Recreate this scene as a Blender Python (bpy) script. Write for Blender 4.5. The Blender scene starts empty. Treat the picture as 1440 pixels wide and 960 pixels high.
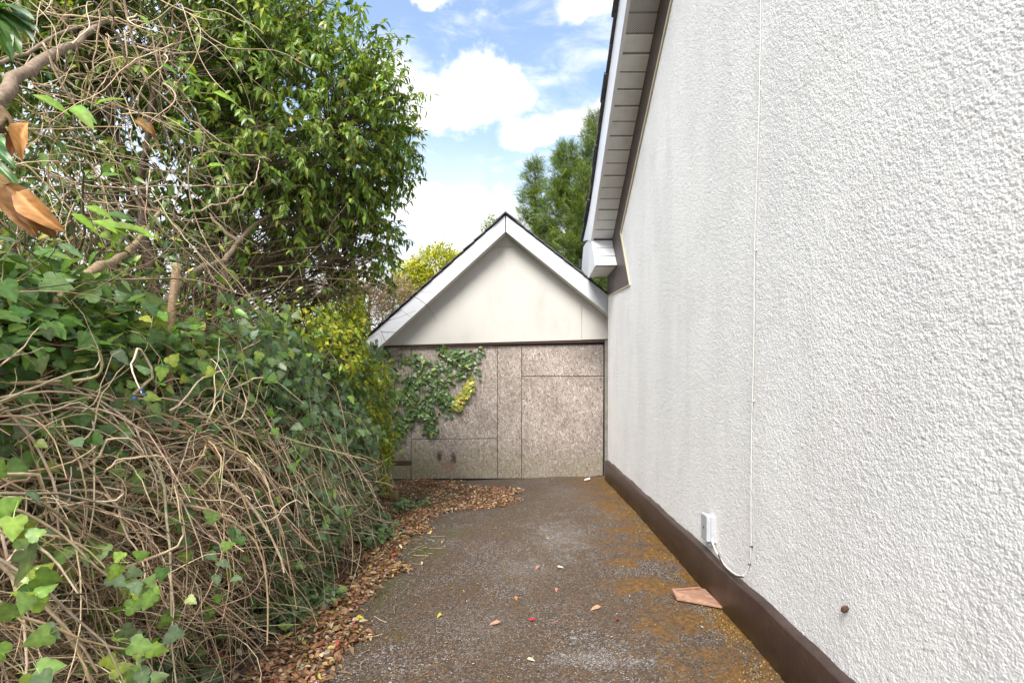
import bpy, math, random
import numpy as np
from mathutils import Vector, Matrix

# ------------------------------------------------------------------ camera, sky, sun, exposure
R = math.radians
scn = bpy.context.scene
COL = scn.collection
rng = np.random.default_rng(11)
random.seed(11)
CAM_H = 1.45
FPX = 720.0                       # focal length in pixels of the 1440-wide photograph
VPX, VPY = 744.0, 547.0           # where the driveway direction vanishes

cam_data = bpy.data.cameras.new('camera')
cam = bpy.data.objects.new('camera', cam_data)
COL.objects.link(cam)
cam.location = (0, 0, CAM_H)
cam.rotation_euler = (R(90), 0, 0)
cam_data.sensor_width = 36.0
cam_data.lens = 36.0 * FPX / 1440.0
cam_data.shift_x = -(VPX - 720.0) / 1440.0
cam_data.shift_y = (VPY - 480.0) / 1440.0
cam_data.clip_start = 0.05
cam_data.clip_end = 2000
scn.camera = cam

SUN_EL, SUN_ROT = R(49), R(196)   # behind the camera and to the left, veiled by cloud
sun_dir = Vector((math.sin(SUN_ROT) * math.cos(SUN_EL), math.cos(SUN_ROT) * math.cos(SUN_EL), math.sin(SUN_EL)))
sl = bpy.data.lights.new('sun', 'SUN')
sl.energy = 2.7
sl.angle = R(30)
sl.color = (1.0, 0.96, 0.90)
so = bpy.data.objects.new('sun', sl)
COL.objects.link(so)
so.rotation_euler = sun_dir.to_track_quat('Z', 'Y').to_euler()
so.location = sun_dir * 40

scn.view_settings.view_transform = 'Standard'
scn.view_settings.look = 'None'
scn.view_settings.gamma = 1.0
scn.view_settings.exposure = 1.42
scn.view_settings.use_curve_mapping = False


class NT:
    """small helper round a node tree"""
    def __init__(self, nt):
        self.nt = nt
        self.dim = '3D'
        nt.nodes.clear()

    def n(self, typ, ins=None, **kw):
        nd = self.nt.nodes.new(typ)
        for k, v in kw.items():
            setattr(nd, k, v)
        for k, v in (ins or {}).items():
            self.set(nd, k, v)
        return nd

    def set(self, nd, k, v):
        s = nd.inputs[k]
        if isinstance(v, bpy.types.NodeSocket):
            self.nt.links.new(v, s)
        elif isinstance(v, bpy.types.Node):
            self.nt.links.new(v.outputs[0], s)
        else:
            if hasattr(s, 'default_value') and isinstance(v, tuple) and len(v) == 3 and s.type == 'RGBA':
                v = v + (1,)
            s.default_value = v

    def math(self, op, a, b=0.0, clamp=False):
        nd = self.n('ShaderNodeMath', {0: a, 1: b}, operation=op)
        nd.use_clamp = clamp
        return nd.outputs[0]

    def vmath(self, op, a, b=None):
        nd = self.n('ShaderNodeVectorMath', operation=op)
        self.set(nd, 0, a)
        if b is not None:
            self.set(nd, 1, b)
        return nd.outputs['Value'] if op in ('LENGTH', 'DOT_PRODUCT', 'DISTANCE') else nd.outputs[0]

    def noise(self, vec, scale, detail=4, rough=0.55, dist=0.0):
        return self.n('ShaderNodeTexNoise', {'Vector': vec, 'Scale': scale, 'Detail': detail, 'Roughness': rough, 'Distortion': dist}, noise_dimensions=self.dim)

    def voro(self, vec, scale, feature='F1', rand=1.0):
        return self.n('ShaderNodeTexVoronoi', {'Vector': vec, 'Scale': scale, 'Randomness': rand}, feature=feature, voronoi_dimensions=self.dim)

    def step(self, x, a, b, lo=0.0, hi=1.0):
        nd = self.n('ShaderNodeMapRange', {0: x, 1: a, 2: b, 3: lo, 4: hi}, interpolation_type='SMOOTHSTEP')
        return nd.outputs[0]

    def mix(self, f, a, b, mode='MIX'):
        nd = self.n('ShaderNodeMix', data_type='RGBA', blend_type=mode)
        self.set(nd, 0, f)
        self.set(nd, 6, a)
        self.set(nd, 7, b)
        return nd.outputs[2]

    def ramp(self, f, stops):
        nd = self.n('ShaderNodeValToRGB', {0: f})
        cr = nd.color_ramp
        while len(cr.elements) < len(stops):
            cr.elements.new(0.5)
        for e, (p, c) in zip(cr.elements, stops):
            e.position = p
            e.color = c + (1,) if len(c) == 3 else c
        return nd.outputs[0]

    def mapping(self, vec, scale=(1, 1, 1), rot=(0, 0, 0), loc=(0, 0, 0)):
        return self.n('ShaderNodeMapping', {'Vector': vec, 'Location': loc, 'Rotation': rot, 'Scale': scale}).outputs[0]


scn.cycles.max_bounces = 7
scn.cycles.diffuse_bounces = 4
scn.cycles.transmission_bounces = 4
scn.cycles.glossy_bounces = 2
# ---- world: Nishita sky with broken white cloud
world = bpy.data.worlds.new('World')
scn.world = world
world.use_nodes = True
w = NT(world.node_tree)
tc = w.n('ShaderNodeTexCoord').outputs['Generated']
sky = w.n('ShaderNodeTexSky', sky_type='NISHITA')
sky.sun_disc = False
sky.sun_elevation = SUN_EL
sky.sun_rotation = SUN_ROT
sky.air_density = 1.2
sky.dust_density = 1.5
sky.ozone_density = 2.5
bl = None


def cdir(px, py):
    return Vector(((px - VPX) / FPX, 1.0, (VPY - py) / FPX)).normalized()


wob = w.noise(tc, 7.0, 5, 0.6)
wobv = w.vmath('SUBTRACT', wob.outputs['Color'], (0.5, 0.5, 0.5))
dirw = w.vmath('ADD', tc, w.vmath('MULTIPLY', wobv, (0.13, 0.13, 0.13)))
# cumulus banks: centre direction, half-widths (x, y, z)
for (px, py, sx, sz) in ((680, 125, .11, .052), (590, 135, .13, .048), (750, 195, .07, .032), (830, 175, .08, .040),
                         (840, -2, .09, .035), (585, -14, .06, .02), (640, 310, .16, .07), (600, 260, .10, .03)):
    c = cdir(px, py)
    d = w.vmath('SUBTRACT', dirw, tuple(c))
    d = w.vmath('DIVIDE', d, (sx, 0.35, sz))
    f = w.math('SUBTRACT', 1.0, w.vmath('LENGTH', d))
    bl = f if bl is None else w.math('SMOOTH_MAX', bl, f)
sep = w.n('ShaderNodeSeparateXYZ', {0: tc})
up = sep.outputs['Z']
# cloud over the unseen rest of the sky, cover raised to brighten and whiten the wall
flat = w.n('ShaderNodeCombineXYZ', {0: w.math('DIVIDE', sep.outputs['X'], w.math('ADD', up, 0.25)),
                                    1: w.math('DIVIDE', sep.outputs['Y'], w.math('ADD', up, 0.25)), 2: 0.0}).outputs[0]
gen = w.noise(w.mapping(flat, (1, 1, 1), (0, 0, 0), (3.1, 1.7, 0)), 2.1, 7, 0.56, 0.2).outputs[0]
gen_c = w.step(gen, 0.44, 0.58)
front = w.step(sep.outputs['Y'], 0.55, 0.8)            # the banks named above stand in this part of the sky
cum = w.step(w.math('ADD', bl, w.math('MULTIPLY', w.math('SUBTRACT', w.noise(tc, 22.0, 6, 0.65).outputs[0], 0.5), 0.55)), -0.05, 0.42)
wisp = w.math('MULTIPLY', w.step(w.noise(w.mapping(tc, (3, 3, 9)), 2.3, 6, 0.6, 0.6).outputs[0], 0.42, 0.72), 0.6)
cover = w.math('MAXIMUM', cum, w.math('MULTIPLY', gen_c, w.math('SUBTRACT', 1.0, front)))
cover = w.math('MAXIMUM', cover, wisp)
low = w.math('MULTIPLY', w.step(up, 0.50, 0.16), 0.92)
cover = w.math('MAXIMUM', cover, low, True)
shade = w.noise(tc, 9.0, 4, 0.5).outputs[0]
cloud_col = w.ramp(shade, [(0.32, (0.66, 0.69, 0.73)), (0.60, (1, 0.99, 0.97))])
bg1 = w.n('ShaderNodeBackground', {'Color': w.mix(1.0, sky.outputs[0], (1.22, 1.10, 1.0), 'MULTIPLY'), 'Strength': 0.125})
bg2 = w.n('ShaderNodeBackground', {'Color': cloud_col, 'Strength': 0.64})
mx = w.n('ShaderNodeMixShader', {0: cover, 1: bg1, 2: bg2})
w.n('ShaderNodeOutputWorld', {'Surface': mx})


# ------------------------------------------------------------------ helpers
def at(px, py, Y):
    """the point at distance Y down the drive that the photograph shows at (px, py)"""
    return Vector(((px - VPX) / FPX * Y, Y, CAM_H + (VPY - py) / FPX * Y))


def link(o, parent=None):
    COL.objects.link(o)
    if parent is not None:
        o.parent = parent
    return o


def thing(name, loc, label, cat, group=None):
    o = bpy.data.objects.new(name, None)
    o.empty_display_size = 0.1
    o.location = loc
    o['label'] = label
    o['category'] = cat
    if group:
        o['group'] = group
    return link(o)


def tag(o, label=None, cat=None, group=None, kind=None):
    for k, v in (('label', label), ('category', cat), ('group', group), ('kind', kind)):
        if v:
            o[k] = v
    return o


def np_mesh(name, V, F, mat=None, tint=None, smooth=False):
    V = np.asarray(V, np.float32).reshape(-1, 3)
    F = np.asarray(F, np.int32)
    m = bpy.data.meshes.new(name)
    k = F.shape[1]
    m.vertices.add(len(V))
    m.vertices.foreach_set('co', V.ravel())
    m.loops.add(F.size)
    m.loops.foreach_set('vertex_index', F.ravel())
    m.polygons.add(len(F))
    m.polygons.foreach_set('loop_start', np.arange(0, F.size, k, dtype=np.int32))
    m.polygons.foreach_set('loop_total', np.full(len(F), k, np.int32))
    if smooth:
        m.polygons.foreach_set('use_smooth', np.ones(len(F), bool))
    m.update(calc_edges=True)
    if tint is not None:
        a = m.color_attributes.new('tint', 'FLOAT_COLOR', 'POINT')
        t = np.ones((len(V), 4), np.float32)
        t[:, :3] = tint
        a.data.foreach_set('color', t.ravel())
    if mat is not None:
        m.materials.append(mat)
    return m


def mk(name, V, F, mat, parent=None, tint=None, smooth=False):
    """one mesh object from world coordinates"""
    V = np.asarray(V, np.float64).reshape(-1, 3)
    if parent is not None:
        p = parent
        while p is not None:
            V = V - np.array(p.location)
            p = p.parent
        off = None
    else:
        off = np.array([V[:, 0].mean(), V[:, 1].mean(), V[:, 2].min()])
        V = V - off
    o = bpy.data.objects.new(name, np_mesh(name, V, F, mat, tint, smooth))
    if off is not None:
        o.location = off
    return link(o, parent)


def poly(name, V, F, mat, parent=None, bevel=0.0):
    """mesh object with faces of mixed size; world coordinates"""
    V = [Vector(v) for v in V]
    off = Vector((0, 0, 0))
    if parent is not None:
        p = parent
        while p is not None:
            off += p.location
            p = p.parent
    else:
        off = Vector((sum(v.x for v in V) / len(V), sum(v.y for v in V) / len(V), min(v.z for v in V)))
    m = bpy.data.meshes.new(name)
    m.from_pydata([v - off for v in V], [], F)
    m.update()
    import bmesh
    bm = bmesh.new()
    bm.from_mesh(m)
    bmesh.ops.recalc_face_normals(bm, faces=bm.faces)
    if bevel:
        bmesh.ops.bevel(bm, geom=bm.edges[:], offset=bevel, segments=2, profile=0.5, affect='EDGES')
    bm.to_mesh(m)
    bm.free()
    m.materials.append(mat)
    o = bpy.data.objects.new(name, m)
    if parent is None:
        o.location = off
    return link(o, parent)


def prism(name, ring, push, mat, parent=None, bevel=0.0):
    """closed ring of points pushed along a vector"""
    ring = [Vector(p) for p in ring]
    push = Vector(push)
    n = len(ring)
    V = ring + [p + push for p in ring]
    F = [list(range(n)), list(range(2 * n - 1, n - 1, -1))]
    F += [[i, (i + 1) % n, n + (i + 1) % n, n + i] for i in range(n)]
    return poly(name, V, F, mat, parent, bevel)


def box(name, lo, hi, mat, parent=None, bevel=0.0):
    (a, b, c), (d, e, f) = lo, hi
    return prism(name, [(a, b, c), (d, b, c), (d, e, c), (a, e, c)], (0, 0, f - c), mat, parent, bevel)


# ---- leaves
def leaf_template(hw=0.2, fold=0.25, curve=0.25):
    t = np.array([0, 0.28, 0.65, 1.0])
    wd = np.array([0, 1.0, 0.78, 0]) * hw
    zc = -curve * t ** 2
    V = [(t[i], 0, zc[i]) for i in range(4)]
    V += [(t[1], wd[1], zc[1] + fold * wd[1]), (t[2], wd[2], zc[2] + fold * wd[2])]
    V += [(t[1], -wd[1], zc[1] + fold * wd[1]), (t[2], -wd[2], zc[2] + fold * wd[2])]
    F = [(0, 1, 4), (1, 5, 4), (1, 2, 5), (2, 3, 5), (0, 6, 1), (1, 6, 7), (1, 7, 2), (2, 7, 3)]
    return np.array(V, float), np.array(F)


def ivy_template():
    pts = [(0.0, 0.0), (-0.14, 0.22), (-0.02, 0.42), (0.20, 0.46), (0.36, 0.33), (0.52, 0.33), (0.72, 0.19), (1.0, 0.0),
           (0.72, -0.19), (0.52, -0.33), (0.36, -0.33), (0.20, -0.46), (-0.02, -0.42), (-0.14, -0.22)]
    V = [(0.28, 0, 0.0)] + [(x, y, -0.10 * (abs(y) * 1.6 + max(0, x - .3)) + 0.02) for x, y in pts]
    n = len(pts)
    F = [(0, 1 + (i + 1) % n, 1 + i) for i in range(n)]
    F = [(a, c, b) for a, b, c in F]
    q_ = len(V)
    V += [(0.02, 0.016, 0.01), (0.02, -0.016, 0.01), (-0.32, 0.014, -0.10), (-0.32, -0.014, -0.10), (-0.75, 0.012, -0.42), (-0.75, -0.012, -0.42)]
    F += [(q_, q_ + 2, q_ + 1), (q_ + 1, q_ + 2, q_ + 3), (q_ + 2, q_ + 4, q_ + 3), (q_ + 3, q_ + 4, q_ + 5)]
    return np.array(V, float), np.array(F)


def oval_template():
    V = [(0, 0, 0), (0.3, 0.26, 0.05), (0.75, 0.2, 0.03), (1, 0, -0.1), (0.75, -0.2, 0.03), (0.3, -0.26, 0.05)]
    return np.array(V, float), np.array([(0, 3, 2), (0, 2, 1), (0, 4, 3), (0, 5, 4)])


VEIN = {}
LAUREL = leaf_template(0.19, 0.35, 0.28)
BROAD = leaf_template(0.22, 0.25, 0.35)
IVY = ivy_template()
IVY_W = np.array([1.30, 1.55, .85, 1.12, 1.08, .80, 1.12, .85, 1.2, .85, 1.12, .80, 1.08, 1.12, .85] + [1.35] * 6)
LEAF_W = np.array([1.35, 1.3, 1.2, 1.1, .88, .9, .88, .9])
OVAL = oval_template()


def unit(a):
    return a / np.maximum(np.linalg.norm(a, axis=-1, keepdims=True), 1e-9)


def frames(d, nrm):
    d = unit(d)
    b = unit(np.cross(nrm, d))
    n2 = np.cross(d, b)
    return np.stack([d, b, n2], axis=-1)          # columns


def scatter(tpl, loc, fr, size):
    V, F = tpl
    N = len(loc)
    W = np.einsum('nij,vj->nvi', fr, V) * size[:, None, None] + loc[:, None, :]
    FF = F[None] + (np.arange(N) * len(V))[:, None, None]
    return W.reshape(-1, 3), FF.reshape(-1, F.shape[1])


def pal(cols, N, jit=0.18, wts=None):
    c = np.array(cols, float)
    p = None if wts is None else np.array(wts, float) / np.sum(wts)
    i = rng.choice(len(c), N, p=p)
    return np.clip(c[i] * (1 + rng.normal(0, jit, (N, 1))) * (1 + rng.normal(0, .05, (N, 3))), 0.004, 0.9)


def tplw(tpl):
    n_ = len(tpl[0])
    return IVY_W if n_ == len(IVY_W) else LEAF_W if n_ == 8 else np.ones(n_)


def fine_leaf(hw=0.22, fold=0.3, curve=0.3, wave=0.05, seed=0):
    """a large leaf with midrib, curled blade and wavy margin"""
    r_ = np.random.default_rng(seed)
    nt_, nw = 13, 9
    t_ = np.linspace(0, 1, nt_)[:, None]
    w_ = np.linspace(-1, 1, nw)[None]
    half = hw * np.sin(np.pi * t_ ** 0.85) ** 0.75 * (1 - .25 * t_)
    y_ = w_ * half
    ph = r_.uniform(0, 6)
    z_ = fold * np.abs(y_) - curve * t_ ** 2 + wave * np.abs(w_) ** 2 * np.sin(t_ * 9 + ph + w_) * (t_ < .97) + .03 * np.sin(t_ * 5 + ph)
    z_ = z_ + r_.normal(0, .006, z_.shape)
    x_ = t_ + 0 * y_ + .05 * np.abs(w_) * np.sin(t_ * 3)
    V_ = np.stack([x_, y_ + .06 * np.sin(t_ * 3 + ph) * t_, z_], -1).reshape(-1, 3)
    i_ = np.arange(nt_ * nw).reshape(nt_, nw)
    F_ = np.stack([i_[:-1, :-1], i_[1:, :-1], i_[1:, 1:], i_[:-1, 1:]], -1).reshape(-1, 4)
    wt = np.broadcast_to(.82 + .1 * np.cos(t_ * 40 + np.abs(w_) * 9) + .45 * (np.abs(w_) < .05), (nt_, nw)).reshape(-1) * r_.uniform(.85, 1.15, nt_ * nw)
    return V_, F_, wt


def foliage(parent, tpl, loc, fr, size, cols, mat, name='foliage', n_parts=0, label=None):
    """leaves of one plant: those that show largest become parts of their own, the rest one mass"""
    loc = np.asarray(loc)
    N = len(loc)
    if n_parts:
        px = VPX + FPX * loc[:, 0] / loc[:, 1]
        py = VPY - FPX * (loc[:, 2] - CAM_H) / loc[:, 1]
        vis = (px > -10) & (px < 1450) & (py > -10) & (py < 970)
        big = size / np.linalg.norm(loc - np.array([0, 0, CAM_H]), axis=1) * np.where(vis, 1, 0.01)
        order = np.argsort(-big)
        sel, rest = order[:n_parts], order[n_parts:]
        base = Vector(parent.location)
        protos = []
        pick = sel[rng.integers(0, len(sel), 10)]
        for j in pick:
            protos.append(np_mesh('leaf', tpl[0], tpl[1], mat, cols[j][None] * tplw(tpl)[:, None]))
        for j in sel:
            o = bpy.data.objects.new('leaf', protos[int(rng.integers(0, 10))])
            M = Matrix([list(r) for r in fr[j]]).to_4x4() @ Matrix.Diagonal((size[j], size[j], size[j], 1))
            o.matrix_basis = Matrix.Translation(Vector(loc[j]) - base) @ M
            link(o, parent)
    else:
        rest = np.arange(N)
    if len(rest):
        V, F = scatter(tpl, loc[rest], fr[rest], size[rest])
        o = mk(name, V, F, mat, parent, (cols[rest][:, None, :] * tplw(tpl)[None, :, None]).reshape(-1, 3))
        o['kind'] = 'stuff'
        if label:
            o['label'] = label


# ---- stems
def tubes(paths, radii, sides=5):
    """many tapering tubes from polylines (P x k x 3) with radii (P x k)"""
    P = np.asarray(paths, float)
    r = np.asarray(radii, float)
    n, k, _ = P.shape
    T = np.empty_like(P)
    T[:, 1:-1] = P[:, 2:] - P[:, :-2]
    T[:, 0] = P[:, 1] - P[:, 0]
    T[:, -1] = P[:, -1] - P[:, -2]
    T = unit(T)
    ref = np.where(np.abs(T[..., 2:3]) > 0.9, np.array([1.0, 0, 0]), np.array([0, 0, 1.0]))
    A = unit(np.cross(T, ref))
    B = np.cross(T, A)
    ang = np.arange(sides) * 2 * np.pi / sides
    ring = A[:, :, None] * np.cos(ang)[None, None, :, None] + B[:, :, None] * np.sin(ang)[None, None, :, None]
    V = P[:, :, None] + ring * r[:, :, None, None]
    idx = np.arange(n * k * sides).reshape(n, k, sides)
    a = idx[:, :-1]
    b = idx[:, 1:]
    F = np.stack([a, np.roll(a, -1, 2), np.roll(b, -1, 2), b], -1).reshape(-1, 4)
    return V.reshape(-1, 3), F


def stems(name, paths, radii, cols, mat, parent, sides=5, stuff=True):
    V, F = tubes(paths, radii, sides)
    k = np.asarray(paths).shape[1]
    o = mk(name, V, F, mat, parent, np.repeat(cols, k * sides, axis=0), True)
    if stuff:
        o['kind'] = 'stuff'
    return o


def grow(p0, d0, length, k=12, wig=0.25, grav=0.0, kink=0.0):
    """random-walk stems: p0, d0 (n x 3), length (n)"""
    n = len(p0)
    P = np.empty((n, k, 3))
    P[:, 0] = p0
    d = unit(np.asarray(d0, float))
    st = (np.asarray(length) / (k - 1))[:, None]
    drift = rng.normal(0, wig, (n, 3))
    for i in range(1, k):
        drift = 0.6 * drift + rng.normal(0, wig, (n, 3)) * 0.7
        d = unit(d + drift * 0.5 + np.array([0, 0, -grav]) + rng.normal(0, kink, (n, 3)))
        P[:, i] = P[:, i - 1] + d * st
    return P


def curve_pts(pts, k=12, wig=0.0):
    pts = np.array([tuple(p) for p in pts], float)
    s = np.linspace(0, len(pts) - 1, k)
    out = np.empty((k, 3))
    m = len(pts)
    for j, t in enumerate(s):
        i = min(int(t), m - 2)
        f = t - i
        p0, p1, p2, p3 = pts[max(i - 1, 0)], pts[i], pts[i + 1], pts[min(i + 2, m - 1)]
        out[j] = 0.5 * ((2 * p1) + (-p0 + p2) * f + (2 * p0 - 5 * p1 + 4 * p2 - p3) * f ** 2 + (-p0 + 3 * p1 - 3 * p2 + p3) * f ** 3)
    if wig:
        out[1:-1] += rng.normal(0, wig, (k - 2, 3))
    return out


def limb(name, pts, r0, r1, mat, parent, col=(0.2, 0.14, 0.09), k=16, wig=0.0, sides=8):
    P = curve_pts(pts, k, wig)
    V, F = tubes(P[None], np.linspace(r0, r1, k)[None] * (1 + rng.normal(0, .05, (1, k))), sides)
    # close the ends
    o = mk(name, V, F, mat, parent, np.tile(np.array(col), (len(V), 1)), True)
    import bmesh
    bm = bmesh.new()
    bm.from_mesh(o.data)
    bmesh.ops.holes_fill(bm, edges=[e for e in bm.edges if e.is_boundary])
    bm.to_mesh(o.data)
    bm.free()
    return o


# ------------------------------------------------------------------ materials
def new_mat(name):
    m = bpy.data.materials.new(name)
    m.use_nodes = True
    return m, NT(m.node_tree)


def finish(m, t, col, rough=0.8, bump=None, strength=0.3, dist=0.01, spec=0.5, disp=None, **kw):
    p = t.n('ShaderNodeBsdfPrincipled', {'Base Color': col, 'Roughness': rough, 'Specular IOR Level': spec})
    for k, v in kw.items():
        t.set(p, k.replace('_', ' '), v)
    if bump is not None:
        b = t.n('ShaderNodeBump', {'Strength': strength, 'Distance': dist, 'Height': bump})
        t.set(p, 'Normal', b)
    out = t.n('ShaderNodeOutputMaterial', {'Surface': p})
    if disp is not None:
        t.set(out, 'Displacement', disp)
        m.displacement_method = 'BOTH'
    return m


def obj_co(t):
    return t.n('ShaderNodeTexCoord').outputs['Object']


def geo_co(t):
    return t.n('ShaderNodeNewGeometry').outputs['Position']


def leaf_mat(name, rough=0.38, trans=0.28, spec=0.5):
    m, t = new_mat(name)
    a = t.n('ShaderNodeAttribute', attribute_name='tint').outputs['Color']
    co = geo_co(t)
    v = t.noise(co, 60.0, 1, 0.5).outputs[0]
    col = t.mix(1.0, a, t.ramp(v, [(0.3, (0.78, 0.78, 0.78)), (0.7, (1.15, 1.15, 1.1))]), 'MULTIPLY')
    p = t.n('ShaderNodeBsdfPrincipled', {'Base Color': col, 'Roughness': rough, 'Specular IOR Level': spec})
    tr = t.n('ShaderNodeBsdfTranslucent', {'Color': t.mix(1.0, col, (1.45, 1.4, 0.55), 'MULTIPLY')})
    mx_ = t.n('ShaderNodeMixShader', {0: trans, 1: p, 2: tr})
    t.n('ShaderNodeOutputMaterial', {'Surface': mx_})
    return m


M_GLOSSY = leaf_mat('glossy_leaf', 0.34, 0.34, 0.55)
M_IVY = leaf_mat('ivy_leaf', 0.36, 0.28, 0.55)
M_SOFT = leaf_mat('soft_leaf', 0.55, 0.35, 0.35)
M_DRY = leaf_mat('dry_leaf', 0.65, 0.2, 0.3)

m, t = new_mat('bark')
a = t.n('ShaderNodeAttribute', attribute_name='tint').outputs['Color']
co = geo_co(t)
nz = t.noise(co, 55, 4, 0.65).outputs[0]
col = t.mix(1.0, a, t.ramp(nz, [(0.3, (0.6, 0.58, 0.55)), (0.7, (1.3, 1.3, 1.3))]), 'MULTIPLY')
col = t.mix(t.step(t.noise(co, 9, 2).outputs[0], 0.6, 0.75, 0, 0.3), col, (0.16, 0.17, 0.07))
M_BARK = finish(m, t, col, 0.85, nz, 0.5, 0.004, 0.25)
m, t = new_mat('twig_bark')
a = t.n('ShaderNodeAttribute', attribute_name='tint').outputs['Color']
nz = t.noise(geo_co(t), 30, 2, 0.6).outputs[0]
M_TWIG = finish(m, t, t.mix(1.0, a, t.ramp(nz, [(0.3, (0.75, 0.72, 0.68)), (0.7, (1.2, 1.2, 1.2))]), 'MULTIPLY'), 0.8, None, spec=0.25)

m, t = new_mat('roughcast')
co = geo_co(t)
h = t.n('ShaderNodeAttribute', attribute_name='relief').outputs['Fac']
sx = t.n('ShaderNodeSeparateXYZ', {0: co})
uv = t.n('ShaderNodeCombineXYZ', {0: sx.outputs[1], 1: sx.outputs[2], 2: 0.0}).outputs[0]
t.dim = '2D'
big = t.noise(t.mapping(uv, (1.2, 0.35, 1)), 1.6, 4, 0.6).outputs[0]
stain_shade = t.ramp(big, [(0.35, (0.82, 0.815, 0.805)), (0.6, (0.885, 0.88, 0.865))])
d1 = t.noise(uv, 3.2, 5, 0.7).outputs[0]
dirt = t.step(d1, 0.50, 0.70, 0, 0.15)
stain_shade = t.mix(dirt, stain_shade, (0.60, 0.59, 0.56))
streak = t.step(t.noise(t.mapping(uv, (9, 0.5, 1)), 1.3, 5, 0.65).outputs[0], 0.58, 0.76, 0, 0.13)
stain_shade = t.mix(streak, stain_shade, (0.56, 0.55, 0.52))
vf = t.voro(uv, 105.0)
nf = t.noise(uv, 150.0, 3, 0.7).outputs[0]
hf = t.math('ADD', t.math('MULTIPLY', vf.outputs['Distance'], -0.8), t.math('MULTIPLY', nf, 1.1))
pit_shade = t.math('MULTIPLY', t.step(nf, 0.43, 0.27), t.step(h, 0.62, 0.25))  # dirt in the hollows, with the shade of their undersides put into the colour
stain_shade = t.mix(t.math('MULTIPLY', pit_shade, 0.55), stain_shade, (0.30, 0.29, 0.28))
spk = t.step(t.voro(uv, 7.0).outputs['Distance'], 0.030, 0.018, 0, 0.7)
stain_shade = t.mix(spk, stain_shade, (0.22, 0.2, 0.18))
rustm = t.math('MULTIPLY', t.step(t.noise(uv, 1.1, 2).outputs[0], .56, .66), t.step(nf, .42, .3, 0, .5))
stain_shade = t.mix(rustm, stain_shade, (.42, .30, .2))
M_ROUGHCAST = finish(m, t, stain_shade, 0.95, hf, 0.6, 0.005, spec=0.12)

m, t = new_mat('brown_paint')
co = geo_co(t)
nz = t.noise(co, 140, 3, 0.6).outputs[0]
n2 = t.noise(co, 6, 5, 0.65).outputs[0]
col = t.ramp(n2, [(0.3, (0.036, 0.020, 0.015)), (0.55, (0.050, 0.029, 0.022)), (0.75, (0.070, 0.045, 0.034))])
z = t.n('ShaderNodeSeparateXYZ', {0: co}).outputs[2]
col = t.mix(t.math('MULTIPLY', t.step(z, 0.10, 0.0), t.step(n2, 0.35, 0.6)), col, (0.12, 0.085, 0.05))
col = t.mix(t.step(t.noise(co, 60, 4, .7).outputs[0], .64, .76, 0, .35), col, (.11, .08, .065))
M_BROWN = finish(m, t, col, 0.38, t.math('ADD', nz, t.noise(co, 35, 4, .6).outputs[0]), 0.5, 0.004, 0.5)

m, t = new_mat('brown_trim_paint')
co = geo_co(t)
n2 = t.noise(co, 5, 4, 0.6).outputs[0]
col = t.ramp(n2, [(0.3, (0.055, 0.037, 0.031)), (0.7, (0.082, 0.057, 0.048))])
M_TRIM = finish(m, t, col, 0.5, t.noise(co, 90, 3).outputs[0], 0.15, 0.003, 0.4)

m, t = new_mat('cream_edge')
M_CREAM = finish(m, t, (0.55, 0.48, 0.33), 0.7)


def painted(name, base, dirtcol, amount=0.5, rough=0.45, scale=3.0):
    m, t = new_mat(name)
    co = geo_co(t)
    nz = t.noise(t.mapping(co, (1, 1, 0.5)), scale, 7, 0.7).outputs[0]
    fine = t.noise(co, 45, 4, 0.7).outputs[0]
    f = t.math('ADD', t.step(nz, 0.45, 0.8, 0, amount), t.step(fine, 0.62, 0.8, 0, amount * 0.5), True)
    col = t.mix(f, base, dirtcol)
    return finish(m, t, col, rough, fine, 0.12, 0.002, 0.4)


M_WHITE = painted('white_plastic', (0.80, 0.81, 0.84), (0.42, 0.42, 0.42), 0.3, 0.35)
M_SOFFIT = painted('soffit_plastic', (0.84, 0.84, 0.82), (0.45, 0.44, 0.40), 0.4, 0.45, 4.0)
M_SEAM = painted('soffit_groove', (0.34, 0.33, 0.30), (0.15, 0.14, 0.12), 0.8, 0.7, 8.0)
M_BARGE = painted('white_barge_paint', (0.56, 0.575, 0.62), (0.45, 0.46, 0.48), 0.25, 0.45)
M_GABLE = painted('cream_gable_paint', (0.50, 0.49, 0.46), (0.31, 0.29, 0.24), 0.40, 0.6, 2.6)
M_UNDER = painted('cream_soffit_board', (0.62, 0.59, 0.52), (0.4, 0.36, 0.28), 0.3, 0.7)

m, t = new_mat('vent_plastic')
co = geo_co(t)
s = t.n('ShaderNodeSeparateXYZ', {0: co})
uv = t.n('ShaderNodeCombineXYZ', {0: t.math('ADD', s.outputs[0], t.math('MULTIPLY', s.outputs[1], 0.6)), 1: t.math('SUBTRACT', s.outputs[1], t.math('MULTIPLY', s.outputs[0], 0.6)), 2: 0.0}).outputs[0]
dots = t.voro(uv, 62.0, rand=0.0).outputs['Distance']
f = t.step(dots, 0.34, 0.26)
M_VENT = finish(m, t, t.mix(f, (0.62, 0.61, 0.60), (0.13, 0.12, 0.12)), 0.55)

m, t = new_mat('slate')
co = geo_co(t)
nz = t.noise(co, 18, 6, 0.7).outputs[0]
col = t.ramp(nz, [(0.3, (0.035, 0.035, 0.042)), (0.6, (0.085, 0.085, 0.095)), (0.8, (0.16, 0.155, 0.14))])
M_SLATE = finish(m, t, col, 0.7, nz, 0.5, 0.006)

m, t = new_mat('dark_plastic')
M_DARK = finish(m, t, (0.03, 0.03, 0.033), 0.5)

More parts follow.
